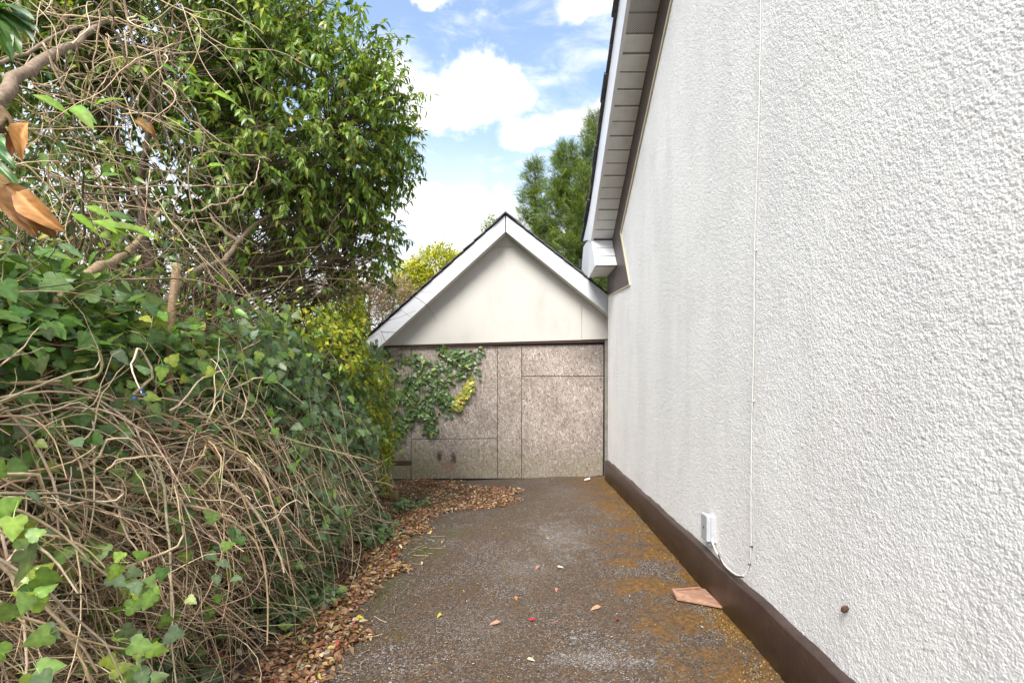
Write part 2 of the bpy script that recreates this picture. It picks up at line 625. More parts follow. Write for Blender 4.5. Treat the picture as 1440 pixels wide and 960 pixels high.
m, t = new_mat('concrete_block')
co = geo_co(t)
M_BLOCK = finish(m, t, t.ramp(t.noise(co, 8, 6, .7).outputs[0], [(.3, (.16, .15, .13)), (.7, (.32, .30, .27))]), 0.9, t.noise(co, 70, 4).outputs[0], 0.5, 0.01)

# weathered strand board: layers of long flakes lying at many angles
m, t = new_mat('strand_board')
t.dim = '2D'
co = geo_co(t)
s = t.n('ShaderNodeSeparateXYZ', {0: co})
oi = t.n('ShaderNodeObjectInfo').outputs['Random']
uv = t.n('ShaderNodeCombineXYZ', {0: t.math('ADD', s.outputs[0], t.math('MULTIPLY', oi, 7.0)), 1: s.outputs[2], 2: 0.0}).outputs[0]
uvw = t.vmath('ADD', uv, t.vmath('MULTIPLY', t.vmath('SUBTRACT', t.noise(uv, 14, 2).outputs['Color'], (.5, .5, .5)), (.03, .03, 0)))
osbn = t.noise(uv, 22, 4, .7).outputs[0]
col = None
hgt = None
for i, ang in enumerate((12, 48, 88, 128, 163, 70)):
    mp = t.mapping(t.mapping(uvw, (1, 1, 1), (0, 0, R(ang))), (1, 3.4, 1), (0, 0, 0), (i * 3.3, i * 1.7, 0))
    vv = t.voro(mp, 17.0 + i)
    cr = t.n('ShaderNodeSeparateColor', {0: vv.outputs['Color']})
    fl = t.ramp(cr.outputs[0], [(0.0, (0.17, 0.135, 0.110)), (0.2, (0.265, 0.222, 0.190)), (0.55, (0.335, 0.288, 0.252)), (0.88, (0.41, 0.365, 0.33)), (1.0, (0.56, 0.52, 0.48))])
    if col is None:
        col, hgt = fl, cr.outputs[2]
    else:
        on = t.math('GREATER_THAN', cr.outputs[1], 0.58)
        col = t.mix(on, col, fl)
        hgt = t.math('ADD', t.math('MULTIPLY', hgt, t.math('SUBTRACT', 1.0, on)), t.math('MULTIPLY', cr.outputs[2], on))
grime = t.noise(uv, 2.0, 6, 0.65).outputs[0]
col = t.mix(t.step(grime, 0.4, 0.7, 0, 0.55), col, t.mix(1.0, col, (0.62, 0.58, 0.60), 'MULTIPLY'))
gz = t.math('ADD', s.outputs[2], t.math('MULTIPLY', grime, 0.9))
col = t.mix(t.step(gz, 1.15, 0.45, 0, 0.42), col, (0.15, 0.135, 0.065))
gl = t.math('MULTIPLY', t.step(s.outputs[0], -0.9, -2.3), t.step(gz, 1.0, 0.5, 0, 0.5))
col = t.mix(gl, col, (0.10, 0.105, 0.03))
# dark water stains on the upper right, rot spots low on the left
dr = t.vmath('LENGTH', t.vmath('MULTIPLY', t.vmath('SUBTRACT', co, (1.1, 8.8, 2.05)), (1.3, 0, 2.2)))
col = t.mix(t.step(t.math('ADD', dr, t.math('MULTIPLY', grime, 0.8)), 1.1, 0.4, 0, 0.6), col, t.mix(1.0, col, (0.45, 0.43, 0.45), 'MULTIPLY'))
for (px, py) in ((617, 642), (637, 645)):
    c = at(px, py, 8.8)
    d2 = t.vmath('LENGTH', t.vmath('MULTIPLY', t.vmath('SUBTRACT', co, tuple(c)), (1.6, 0, 0.8)))
    d2 = t.math('ADD', d2, t.math('MULTIPLY', osbn, 0.14))
    col = t.mix(t.step(d2, 0.19, 0.09, 0, 0.85), col, (0.035, 0.024, 0.018))
c = at(629, 655, 8.8)
d2 = t.vmath('LENGTH', t.vmath('MULTIPLY', t.vmath('SUBTRACT', co, tuple(c)), (1.0, 0, 1.6)))
d2 = t.math('ADD', d2, t.math('MULTIPLY', osbn, 0.2))
col = t.mix(t.step(d2, 0.28, 0.16, 0, 0.5), col, (0.22, 0.085, 0.04))
M_OSB = finish(m, t, col, 0.75, hgt, 0.2, 0.003, 0.3)

m, t = new_mat('old_timber')
co = obj_co(t)
g = t.noise(t.mapping(geo_co(t), (9, 1.0, 9)), 5, 7, 0.7, 0.4).outputs[0]
col = t.ramp(g, [(0.3, (0.14, 0.10, 0.045)), (0.55, (0.30, 0.225, 0.10)), (0.8, (0.44, 0.35, 0.18))])
gr = t.noise(geo_co(t), 2.4, 5, 0.65).outputs[0]
col = t.mix(t.step(gr, 0.42, 0.7, 0, 0.7), col, (0.14, 0.13, 0.035))
M_TIMBER = finish(m, t, col, 0.85, g, 0.6, 0.006, 0.25)

m, t = new_mat('rusty_iron')
co = geo_co(t)
M_RUST = finish(m, t, t.ramp(t.noise(co, 40, 5, .7).outputs[0], [(.3, (.03, .018, .014)), (.6, (.075, .035, .022)), (.8, (.16, .065, .03))]), 0.9, t.noise(co, 90, 4).outputs[0], 0.4, 0.004)

m, t = new_mat('terracotta')
co = geo_co(t)
nz = t.noise(co, 22, 5, .7).outputs[0]
col = t.ramp(nz, [(.3, (.22, .115, .07)), (.6, (.36, .205, .135)), (.8, (.45, .30, .21))])
M_TERRA = finish(m, t, col, 0.8, nz, 0.3, 0.004)

# worn tarmac: stone chips in dark binder, pale worn bands, brown film, moss
m, t = new_mat('worn_tarmac')
t.dim = '2D'
co = geo_co(t)
s = t.n('ShaderNodeSeparateXYZ', {0: co})
X, Y = s.outputs[0], s.outputs[1]
vv = t.voro(co, 165.0)
cr = t.n('ShaderNodeSeparateColor', {0: vv.outputs['Color']})
chips = t.ramp(cr.outputs[0], [(0.0, (0.022, 0.016, 0.012)), (0.45, (0.058, 0.042, 0.033)), (0.75, (0.12, 0.094, 0.078)), (0.92, (0.26, 0.22, 0.195)), (1.0, (0.62, 0.58, 0.54))])
v3 = t.voro(co, 80.0)
c3 = t.n('ShaderNodeSeparateColor', {0: v3.outputs['Color']})
chips = t.mix(t.math('GREATER_THAN', c3.outputs[0], 0.86), chips, t.mix(c3.outputs[1], (0.05, 0.04, 0.04), (0.34, 0.31, 0.29)))
warp = t.vmath('ADD', co, t.vmath('MULTIPLY', t.vmath('SUBTRACT', t.noise(co, 3.5, 4, .6).outputs['Color'], (.5, .5, .5)), (.5, .5, 0)))
pn = t.noise(warp, 1.6, 7, 0.68).outputs[0]
fine = t.noise(co, 26, 6, 0.75).outputs[0]
# brown lichen film over most of it
film = t.step(t.math('ADD', pn, t.math('MULTIPLY', t.math('SUBTRACT', fine, .5), 0.7)), 0.30, 0.56)
col = t.mix(t.math('MULTIPLY', film, 0.66), chips, t.ramp(fine, [(.3, (.045, .028, .015)), (.6, (.105, .068, .036)), (.8, (.18, .12, .06))]))


def spot(px, py, rx, ry, amt, noise_amt=1.0):
    """patch of wear centred where the photograph shows one, given on the ground"""
    Yg = CAM_H * FPX / (py - VPY)
    Xg = (px - VPX) / FPX * Yg
    d = t.vmath('LENGTH', t.vmath('DIVIDE', t.vmath('SUBTRACT', co, (Xg, Yg, 0)), (rx, ry, 1e3)))
    return t.step(t.math('ADD', d, t.math('MULTIPLY', t.math('SUBTRACT', spotn, .5), 2.0 * noise_amt)), 1.0, 0.2, 0, amt)


spotn = t.noise(warp, 5, 5, .7).outputs[0]
pale = None
for a_ in ((790, 755, .38, .9, .85), (735, 800, .35, .5, .5), (840, 925, .34, .14, .95), (860, 720, .2, .5, .55), (1000, 870, .15, .3, .5), (680, 880, .3, .5, .3), (800, 690, .6, .5, .35)):
    f = spot(*a_)
    pale = f if pale is None else t.math('MAXIMUM', pale, f)
palec = t.ramp(cr.outputs[0], [(0.0, (0.06, 0.05, 0.043)), (0.4, (0.14, 0.122, 0.108)), (0.8, (0.27, 0.245, 0.225)), (1.0, (0.55, 0.52, 0.49))])
col = t.mix(t.math('MULTIPLY', pale, t.step(fine, .25, .6)), col, palec)
# olive moss and orange-brown moss
mossn = t.noise(warp, 3.3, 7, 0.72).outputs[0]
ol = None
for a_ in ((600, 775, .22, .35, .9), (640, 748, .25, .3, .7), (540, 835, .12, .35, .9), (560, 895, .10, .10, .9), (560, 690, .5, .25, .8), (660, 700, .7, .2, .6)):
    f = spot(*a_)
    ol = f if ol is None else t.math('MAXIMUM', ol, f)
leftm = t.math('MULTIPLY', t.step(X, -0.75, -1.3), t.step(mossn, .42, .6, 0, .8))
ol = t.math('MAXIMUM', ol, leftm)
mosscol = t.ramp(fine, [(.3, (.035, .035, .008)), (.6, (.10, .095, .022)), (.85, (.2, .18, .05))])
col = t.mix(t.math('MULTIPLY', ol, t.step(fine, .3, .55)), col, mosscol)
edge = t.step(t.math('ADD', X, t.math('MULTIPLY', t.math('SUBTRACT', mossn, .5), 2.2)), 0.62, 1.1)
far = t.step(Y, 1.6, 3.2, .45, 1.0)
orange = t.math('MULTIPLY', t.math('MULTIPLY', edge, far), t.step(t.math('ADD', mossn, t.math('MULTIPLY', fine, .25)), .50, .68))
ocol = t.ramp(fine, [(.3, (.07, .035, .008)), (.55, (.20, .10, .022)), (.8, (.36, .20, .055))])
col = t.mix(orange, col, ocol)
thin = t.math('MULTIPLY', t.step(spotn, .49, .60, 0, .6), t.step(fine, .45, .6))
col = t.mix(thin, col, (.16, .085, .03))
hgt = t.math('ADD', t.step(vv.outputs['Distance'], 0, .6, 1, 0), t.math('MULTIPLY', t.math('MAXIMUM', ol, orange), t.math('MULTIPLY', fine, 2.5)))
M_TARMAC = finish(m, t, col, 0.72, hgt, 0.8, 0.006, 0.4)

m, t = new_mat('earth')
co = geo_co(t)
n1 = t.noise(co, 3, 6, .7).outputs[0]
M_EARTH = finish(m, t, t.ramp(n1, [(.3, (.03, .022, .014)), (.6, (.075, .055, .035)), (.8, (.06, .07, .025))]), 0.95, t.noise(co, 40, 5, .7).outputs[0], 0.8, 0.02)

m, t = new_mat('moss')
a = t.n('ShaderNodeAttribute', attribute_name='tint').outputs['Color']
M_MOSS = finish(m, t, a, 0.95, None, spec=0.1)

m, t = new_mat('grey_plastic')
co = geo_co(t)
M_BOXW = finish(m, t, t.mix(t.step(t.noise(co, 25, 5, .7).outputs[0], .5, .75, 0, .35), (0.43, 0.45, 0.48), (.25, .24, .22)), 0.42)
m, t = new_mat('white_cable')
M_CABLE = finish(m, t, t.mix(t.step(t.noise(geo_co(t), 4, 5, .7).outputs[0], .45, .7, 0, .4), (0.74, 0.72, 0.68), (.50, .46, .38)), 0.5)
m, t = new_mat('blue_plastic')
M_BLUE = finish(m, t, (0.05, 0.07, 0.25), 0.5)
m, t = new_mat('paper')
M_PAPER = finish(m, t, (0.75, 0.73, 0.72), 0.8)

# ------------------------------------------------------------------ ground
XW = 1.309            # plane of the house wall
XF = -2.10            # plane of the fence


def sst(x, a, b):
    u = np.clip((np.asarray(x, float) - a) / (b - a), 0, 1)
    return u * u * (3 - 2 * u)


def ground_z(x, y):
    x = np.asarray(x, float)
    y = np.asarray(y, float)
    fall = -0.13 * sst(y, 4.5, 9.0) * (1 - 0.6 * sst(x, -1.5, 1.3))
    return fall + 0.006 * np.sin(x * 3.1 + 1) * np.sin(y * 1.7) + 0.004 * np.sin(x * 6.3 + y * 4.1)


def grid(x0, x1, y0, y1, nx, ny, zf):
    xs = np.linspace(x0, x1, nx)
    ys = np.linspace(y0, y1, ny)
    XX, YY = np.meshgrid(xs, ys)
    V = np.stack([XX, YY, zf(XX, YY)], -1).reshape(-1, 3)
    i = np.arange(nx * ny).reshape(ny, nx)
    F = np.stack([i[:-1, :-1], i[:-1, 1:], i[1:, 1:], i[1:, :-1]], -1).reshape(-1, 4)
    return V, F


V, F = grid(-600, 600, -600, 600, 9, 9, lambda x, y: np.full_like(x, -0.20))
tag(mk('ground', V, F, M_EARTH), 'earth and rough ground around the house', None, kind='structure')
V, F = grid(-1.95, XW + 0.06, -4.0, 9.2, 60, 200, ground_z)
tag(mk('driveway', V, F, M_TARMAC, smooth=True), 'old mossy tarmac driveway leading to the boarded garage', None, kind='structure')


def verge_z(x, y):
    return ground_z(x, y) + 0.012 + 0.16 * sst(-np.asarray(x), 1.45, 2.2) * (1 - sst(y, 5.8, 7.4)) + 0.02 * np.sin(y * 5.3 + x * 7) * sst(-np.asarray(x), 1.5, 1.8) - 0.06 * sst(x, -1.62, -1.40)


V, F = grid(-4.5, -1.40, -3.0, 9.3, 30, 120, verge_z)
tag(mk('verge', V, F, M_EARTH, smooth=True), 'strip of bare earth under the hedge beside the driveway', None, kind='structure')

# ------------------------------------------------------------------ house
house = thing('house', (XW, 8.49, 0), 'white roughcast gable end of a house with brown painted plinth', 'house')
HY1 = 8.49


def z_soffit(y):
    return 7.928 - 0.519 * y


def z_brown(y):
    return 7.413 - 0.512 * y


# wall: fine relief, finer mesh towards the drive's near end
nc, nr = 820, 620
ys = np.linspace(1.05 ** .3, HY1 ** .3, nc) ** (1 / .3)
tt = np.linspace(0, 1, nr)
ztop = z_soffit(ys) - 0.02
ztop = np.minimum(ztop, 3.40 + np.maximum(0, (HY1 - ys) * 0.9))
zmid = np.minimum(ztop - 0.02, 1.6 + 0.86 * ys)
zlo = np.maximum(0.26, CAM_H - 0.66 * ys)
Z = np.where(tt[:, None] < 0.06, 0.1 + (zlo - 0.1)[None] * (tt[:, None] / 0.06),
             np.where(tt[:, None] < 0.96, zlo[None] + (zmid - zlo)[None] * ((tt[:, None] - 0.06) / 0.90),
                      zmid[None] + (ztop - zmid)[None] * ((tt[:, None] - 0.96) / 0.04)))


def hash2(i, j, k_):
    x = np.sin(i * 127.1 + j * 311.7 + k_ * 74.7) * 43758.5453
    return x - np.floor(x)


def vnoise(u, v, k_):
    i, j = np.floor(u), np.floor(v)
    f, g = u - i, v - j
    f, g = f * f * (3 - 2 * f), g * g * (3 - 2 * g)
    return (hash2(i, j, k_) * (1 - f) + hash2(i + 1, j, k_) * f) * (1 - g) + (hash2(i, j + 1, k_) * (1 - f) + hash2(i + 1, j + 1, k_) * f) * g


def dabs(u, v, k_):
    """rounded dabs of render: soft nearest-point field, one height per dab"""
    i, j = np.floor(u), np.floor(v)
    out = np.zeros_like(u)
    for a_ in (-1, 0, 1):
        for b_ in (-1, 0, 1):
            ci, cj = i + a_, j + b_
            d_ = (ci + hash2(ci, cj, k_) - u) ** 2 + (cj + hash2(ci, cj, k_ + 1) - v) ** 2
            r_ = 0.45 + 0.75 * hash2(ci, cj, k_ + 2)
            out = np.maximum(out, np.sqrt(np.maximum(0, r_ * r_ - d_ * 1.6)))
    return out


U = np.broadcast_to(ys, Z.shape)
W_ = Z
rel = 0.60 * dabs(U * 98, W_ * 105, 1) * (0.35 + 0.85 * vnoise(U * 45, W_ * 45, 3)) + 0.30 * dabs(U * 170, W_ * 180, 21) + 0.22 * vnoise(U * 260, W_ * 260, 31)
und_ = 0.0015 * vnoise(U * 6, W_ * 6, 41) + 0.006 * vnoise(U * 1.2, W_ * 1.2, 43)
V = np.stack([XW - 0.0036 * rel - und_ + 0.006, np.broadcast_to(ys, Z.shape), Z], -1).reshape(-1, 3)
i = np.arange(nr * nc).reshape(nr, nc)
F = np.stack([i[:-1, :-1], i[1:, :-1], i[1:, 1:], i[:-1, 1:]], -1).reshape(-1, 4)
wall = mk('wall', V, F, M_ROUGHCAST, house, smooth=True)
at_ = wall.data.attributes.new('relief', 'FLOAT', 'POINT')
at_.data.foreach_set('value', np.ascontiguousarray(rel.ravel(), np.float32))
wall['label'] = 'white roughcast rendered wall'
# the wall behind the camera and the far return of the house
prism('wall', [(XW, 1.05, 0.05), (XW, -3.0, 0.05), (XW, -3.0, 4.8), (XW, 0.0, 7.6), (XW, 1.05, 7.2)], (0.3, 0, 0), M_ROUGHCAST, house)
box('wall', (XW + 0.02, HY1 - 0.3, -0.2), (9.0, HY1 - 0.004, 3.35), M_ROUGHCAST, house)
box('wall', (XW + 0.05, 1.0, -0.2), (XW + 0.3, HY1 - 0.31, 3.2), M_BLOCK, house)

# plinth with a sloping weathered top, slightly uneven
PH, PT = 0.262, 0.046
k = 60
yy = np.linspace(-3.0, HY1 + 0.02, k)
yy = np.concatenate([np.linspace(-3, 1, 8)[:-1], np.linspace(1, HY1 + 0.02, 90)])
k = len(yy)
wv = 0.005 * np.sin(yy * 5.1) + 0.003 * np.sin(yy * 13.7 + 1) + rng.normal(0, .0016, k)
prof = np.stack([np.stack([np.full(k, XW + 0.01), yy, np.full(k, -0.15)], -1),
                 np.stack([np.full(k, XW - PT) + 0.3 * wv, yy, np.full(k, -0.15)], -1),
                 np.stack([np.full(k, XW - PT) + 0.3 * wv, yy, PH + 0.5 * wv], -1),
                 np.stack([np.full(k, XW - PT + 0.006) + 0.3 * wv, yy, PH + 0.008 + 0.5 * wv], -1),
                 np.stack([np.full(k, XW - 0.001), yy, PH + 0.022 + 1.1 * wv], -1),
                 np.stack([np.full(k, XW + 0.01), yy, PH + 0.022 + 1.1 * wv], -1)], 1)
i = np.arange(k * 6).reshape(k, 6)
F = np.stack([i[:-1, :-1], i[1:, :-1], i[1:, 1:], i[:-1, 1:]], -1).reshape(-1, 4)
mk('plinth', prof.reshape(-1, 3), F, M_BROWN, house)['label'] = 'dark brown painted plinth'

# brown painted band under the verge
ring = [(XW - 0.012, 0.2, z_soffit(0.2)), (XW - 0.012, 7.987, z_soffit(7.987)), (XW - 0.012, 8.49, 3.5), (XW - 0.012, 8.49, 2.995), (XW - 0.012, 6.637, 2.805), (XW - 0.012, 7.306, 3.672), (XW - 0.012, 0.2, z_brown(0.2))]
prism('wall_trim', ring, (0.03, 0, 0), M_TRIM, house)
ring = [(6.637, 2.805), (7.306, 3.672), (0.2, z_brown(0.2)), (0.2, z_brown(0.2) - 0.035), (7.245, 3.655), (6.595, 2.79)]
prism('trim_edge', [(XW - 0.016, y, z) for y, z in ring], (0.02, 0, 0), M_CREAM, house)
ring = [(8.49, 2.995), (6.637, 2.805), (6.60, 2.785), (8.49, 2.975)]
prism('trim_edge', [(XW - 0.016, y, z) for y, z in ring], (0.02, 0, 0), M_CREAM, house)

# soffit: one panel after the other up the slope
SO = XW - 0.325
sp = 0.176
y = 7.985
j = 0
while y > 0.4:
    y2 = y - sp
    mt = M_VENT if j in (15, 16) else M_SOFFIT
    g = 0.012
    dz = 0.004 * math.sin(j * 2.3)
    ring = [(SO, y - g, z_soffit(y - g) + dz), (XW - 0.004, y - g, z_soffit(y - g) + dz), (XW - 0.004, y2 + g, z_soffit(y2 + g) + dz), (SO, y2 + g, z_soffit(y2 + g) + dz)]
    o = prism('soffit_panel', ring, (0, 0, 0.012), mt, house, 0.003)
    if j in (15, 16):
        o['label'] = 'perforated vent panel of the soffit'
    y = y2
    j += 1
ring = [(SO, 7.985, z_soffit(7.985) + 0.011), (XW - 0.004, 7.985, z_soffit(7.985) + 0.011), (XW - 0.004, 0.3, z_soffit(.3) + 0.011), (SO, .3, z_soffit(.3) + 0.011)]
prism('soffit_groove', ring, (0, 0, 0.03), M_SEAM, house)
# white bargeboard with the kicked foot
BX = SO - 0.018


def z_btop(y):
    return 5.595 - 0.4835 * (y - 5.456)


ring = [(7.99, z_soffit(7.99) - 0.02), (0.3, z_soffit(.3) - 0.02), (0.3, z_btop(.3) + 0.12), (7.94, 4.394), (8.6, 4.20), (9.19, 4.10), (8.6, 3.95)]
prism('bargeboard', [(BX, y, z) for y, z in ring], (0.018, 0, 0), M_WHITE, house)
ring = [(8.0, z_soffit(8.0) - 0.024), (0.3, z_soffit(.3) - 0.024), (0.3, z_soffit(.3) + 0.016), (8.0, z_soffit(8.0) + 0.016)]
prism('trim_strip', [(SO - 0.002, y, z) for y, z in ring], (0.022, 0, 0), M_SOFFIT, house)
# boxed eave end: three boards on the front, a side cheek, an underside
FA, FB = (7.985, 3.775), (7.54, 3.285)
for q in range(3):
    a0, a1 = q / 3 + 0.012, (q + 1) / 3 - 0.012
    p = lambda u: (FA[0] + (FB[0] - FA[0]) * u, FA[1] + (FB[1] - FA[1]) * u)
    (ya, za), (yb, zb) = p(a0), p(a1)
    prism('eave_board', [(SO + 0.004, ya, za), (XW - 0.014, ya, za), (XW - 0.014, yb, zb), (SO + 0.004, yb, zb)], (0, 0.02, -0.016), M_WHITE, house, 0.003)
prism('eave_filler', [(SO + 0.006, FA[0] + .012, FA[1] - .01), (XW - 0.016, FA[0] + .012, FA[1] - .01), (XW - 0.016, FB[0] + .012, FB[1]), (SO + 0.006, FB[0] + .012, FB[1])], (0, 0.03, -0.024), M_SEAM, house)
ring = [(8.0, 3.79), (7.525, 3.265), (8.40, 3.27), (9.5, 3.66), (9.2, 4.0), (8.6, 3.93)]
prism('eave_cheek', [(SO - 0.010, y, z) for y, z in ring], (0.012, 0, 0), M_WHITE, house)
prism('eave_underside', [(SO + 0.003, 7.545, 3.275), (XW - 0.014, 7.545, 3.275), (XW - 0.014, 8.47, 3.31), (SO + 0.003, 8.40, 3.285)], (0, 0, 0.02), M_SOFFIT, house)
# roof: verge slates one by one, the rest a slab
VX = BX - 0.045
y = 9.25
j = 0
while y > 0.5:
    ln = 0.30
    zz = lambda q: z_btop(q) + 0.025 if q < 7.94 else 4.394 + 0.025 - (q - 7.94) * 0.25
    o_ = 0.010 * math.sin(j * 1.9) + rng.normal(0, .005)
    ring = [(VX + o_, y, zz(y) + 0.02), (VX + o_, y - ln - 0.05, zz(y - ln - 0.05) - 0.004), (VX + o_ + 0.34, y - ln - 0.05, zz(y - ln - .05) - 0.004), (VX + o_ + 0.34, y, zz(y) + 0.02)]
    prism('verge_slate', ring, (0, 0, 0.030), M_SLATE, house)
    y -= ln
    j += 1
ring = [(9.2, 4.10), (7.94, 4.41), (0.2, z_btop(.2) + 0.02), (-4.0, 6.2), (-4.0, 6.0), (0.2, z_btop(.2) - .2), (7.94, 4.2), (9.2, 3.95)]
prism('roof', [(VX + 0.12, y, z) for y, z in ring], (8.0, 0, 0), M_SLATE, house)
# dark gutter end beyond the eave
gp = [at(818.5, 350, 9.25), at(817.5, 384, 9.25)]
ringg = [(0.955 + 0.06 * math.cos(a) * 0.3, 9.56 + 0.05 * math.sin(a), 3.78 + 0.075 * math.cos(a)) for a in np.linspace(0, 2 * np.pi, 10, endpoint=False)]
prism('gutter', [(0.94, 9.5, 3.70), (0.94, 9.62, 3.70), (0.94, 9.64, 3.86), (0.94, 9.48, 3.86)], (7.5, 0, 0), M_DARK, house)
box('eave_fascia', (SO + 0.01, 9.40, 3.66), (8.5, 9.46, 3.98), M_WHITE, house)

# ------------------------------------------------------------------ things on the wall
bxp = at(1003, 742, 720 * XW / (1003 - VPX))
by, bz = bxp.y, bxp.z
jb = thing('junction_box', (XW, by, bz - 0.09), 'small white plastic junction box fixed low on the white wall', 'junction box')
box('backplate', (XW - 0.035, by - 0.055, bz - 0.095), (XW + 0.005, by + 0.055, bz + 0.09), M_BOXW, jb, 0.005)
cv = box('cover', (XW - 0.068, by - 0.062, bz - 0.085), (XW - 0.0352, by + 0.062, bz + 0.10), M_BOXW, jb, 0.009)
box('screw', (XW - 0.0705, by - 0.007, bz + 0.000), (XW - 0.067, by + 0.007, bz + 0.014), M_DARK, cv, 0.003)
box('cable_gland', (XW - 0.045, by - 0.03, bz - 0.115), (XW - 0.012, by + 0.008, bz - 0.0952), M_BOXW, jb, 0.004)


def on_wall(px, py, off=0.012):
    Yw = FPX * (XW - off) / (px - VPX)
    p = at(px, py, Yw)
    p.x = XW - off
    return p


cb = thing('cable', tuple(on_wall(1048, 808)), 'thin white cable running up the roughcast wall and looping at the plinth', 'cable')
lo = [on_wall(1070, -60), on_wall(1069, 60), on_wall(1066, 200), on_wall(1061, 350), on_wall(1060, 480), on_wall(1057, 600), on_wall(1056, 700), on_wall(1056, 770), on_wall(1053, 795), on_wall(1046, 809, 0.03)]
limb('riser', lo, 0.0025, 0.0025, M_CABLE, cb, k=60, sides=6)
lo = [on_wall(1046, 809, .03), on_wall(1036, 808, .036), on_wall(1022, 797, .034), on_wall(1011, 782, .03), on_wall(1004, 768, .03), on_wall(1001, 757, .028)]
limb('loop', lo, 0.006, 0.006, M_CABLE, cb, k=24, sides=6)
lo = [on_wall(1045, 811, .037), on_wall(1034, 809, .037), on_wall(1024, 802, .037), on_wall(1014, 788, .037), on_wall(1010, 779, .037)]
limb('loop', lo, 0.0055, 0.0055, M_TRIM, cb, k=24, sides=6)['label'] = 'part of the cable painted brown with the plinth'
for px, py in ((1067, 113), (1061, 352), (1058, 563), (1056, 768), (1053, 793)):
    p = on_wall(px, py)
    box('clip', (p.x - 0.004, p.y - 0.006, p.z - 0.004), (p.x + 0.014, p.y + 0.006, p.z + 0.004), M_CABLE if py < 700 else M_DARK, cb, 0.002)
p = on_wall(1192, 856, 0.0)
st = thing('wall_bolt', tuple(p), 'small dark rusty bolt stub sticking out of the white wall', 'bolt')
limb('shank', [(XW + 0.02, p.y, p.z + .006), (XW - 0.012, p.y, p.z + .003), (XW - 0.016, p.y - .002, p.z)], 0.010, 0.012, M_RUST, st, (.1, .08, .06), 6)
limb('head', [(XW - 0.012, p.y - .002, p.z), (XW - 0.018, p.y - .002, p.z - 0.003), (XW - 0.024, p.y - .003, p.z - .012)], 0.014, 0.007, M_RUST, st, (.1, .08, .06), 5)

# broken terracotta tile lying against the plinth
pts = [(945, 839), (984, 832), (992, 833), (1017, 859), (952, 847)]
ring = []
for px, py in pts:
    Yg = CAM_H * FPX / (py - VPY)
    ring.append(((px - VPX) / FPX * Yg, Yg))
bt = thing('broken_tile', (ring[0][0], ring[0][1], 0), 'broken piece of terracotta tile lying on moss against the brown plinth', 'tile')
prism('slab', [(x - 0.002, y, 0.016 + 0.02 * (i == 0)) for i, (x, y) in enumerate(ring)], (0, 0, 0.014), M_TERRA, bt, 0.003)
a0, a1, a4 = ring[0], ring[1], ring[4]
prism('rim', [(a0[0], a0[1] - .004, 0.051), (a1[0], a1[1] - .004, .032), (a1[0], a1[1] - .022, .032), (a0[0], a0[1] - .022, .051)], (0, 0, 0.010), M_TERRA, bt, 0.002)
prism('rim', [(a0[0] - .003, a0[1], 0.051), (a0[0] + .016, a0[1], .051), (a4[0] + .016, a4[1], .031), (a4[0] - .003, a4[1], .031)], (0, 0, 0.010), M_TERRA, bt, 0.002)

# ------------------------------------------------------------------ garage
YB, YP, YD = 8.55, 8.80, 8.86
gar = thing('garage', tuple(at(711, 672, YD)), 'boarded up garage with cream gable and white bargeboards', 'garage')


def yp(pts, Y):
    return [at(px, py, Y) for px, py in pts]


def bo(lst, Y, d, mat, name, bevel=0.0, parent=gar):
    return prism(name, yp(lst, Y), (0, d, 0), mat, parent, bevel)


# bargeboards (meet at the apex with an open joint)
bo([(710.4, 303), (517, 475.5), (515, 482), (521, 498), (541, 481), (710.4, 326)], YB, 0.022, M_BARGE, 'bargeboard', 0.002)
bo([(711.6, 303), (860, 418.5), (888, 441), (888, 470), (855, 441.5), (711.6, 326)], YB, 0.022, M_BARGE, 'bargeboard', 0.002)
# boxed ends of the left foot: cracks between patched pieces
bo([(536.5, 465), (541.5, 478.2), (540.5, 479.2), (535.5, 466)], YB - 0.004, 0.004, M_SEAM, 'board_joint')
bo([(535, 465.5), (556, 466.5), (556, 467.5), (535, 466.5)], YB - 0.004, 0.004, M_SEAM, 'board_joint')
# strip of sloping soffit between bargeboard and gable panel


def zpx(pts):
    return [at(px, py, YB + 0.022) for px, py in pts]


for a_, b_ in (((710.5, 325), (519, 499)), ((711.5, 325), (888, 469))):
    A, B = at(a_[0], a_[1], YB + 0.023), at(b_[0], b_[1], YB + 0.023)
    up_ = Vector((0, 0, 0.02))
    prism('soffit_board', [A, B, B + Vector((0, 0.30, 0)), A + Vector((0, 0.30, 0))], up_, M_UNDER, gar)
# gable boards
bo([(711, 318), (697, 346.6), (727, 346.6)], YP, 0.015, M_GABLE, 'gable_board')
bo([(697, 347.4), (530, 486), (817.6, 477.6), (817.6, 422), (727, 347.4)], YP, 0.015, M_GABLE, 'gable_board')
bo([(818.4, 422), (818.4, 477.4), (900, 475), (900, 490 - 25)], YP, 0.015, M_GABLE, 'gable_board')
bo([(532, 485), (532, 462), (711, 312), (930, 476), (930, 477)], YP + 0.016, 0.01, M_GABLE, 'gable_backing')
# lintel
bo([(530, 485.5), (860, 476.5), (860, 480.5), (530, 488)], YP + 0.012, 0.05, M_RUST, 'lintel')
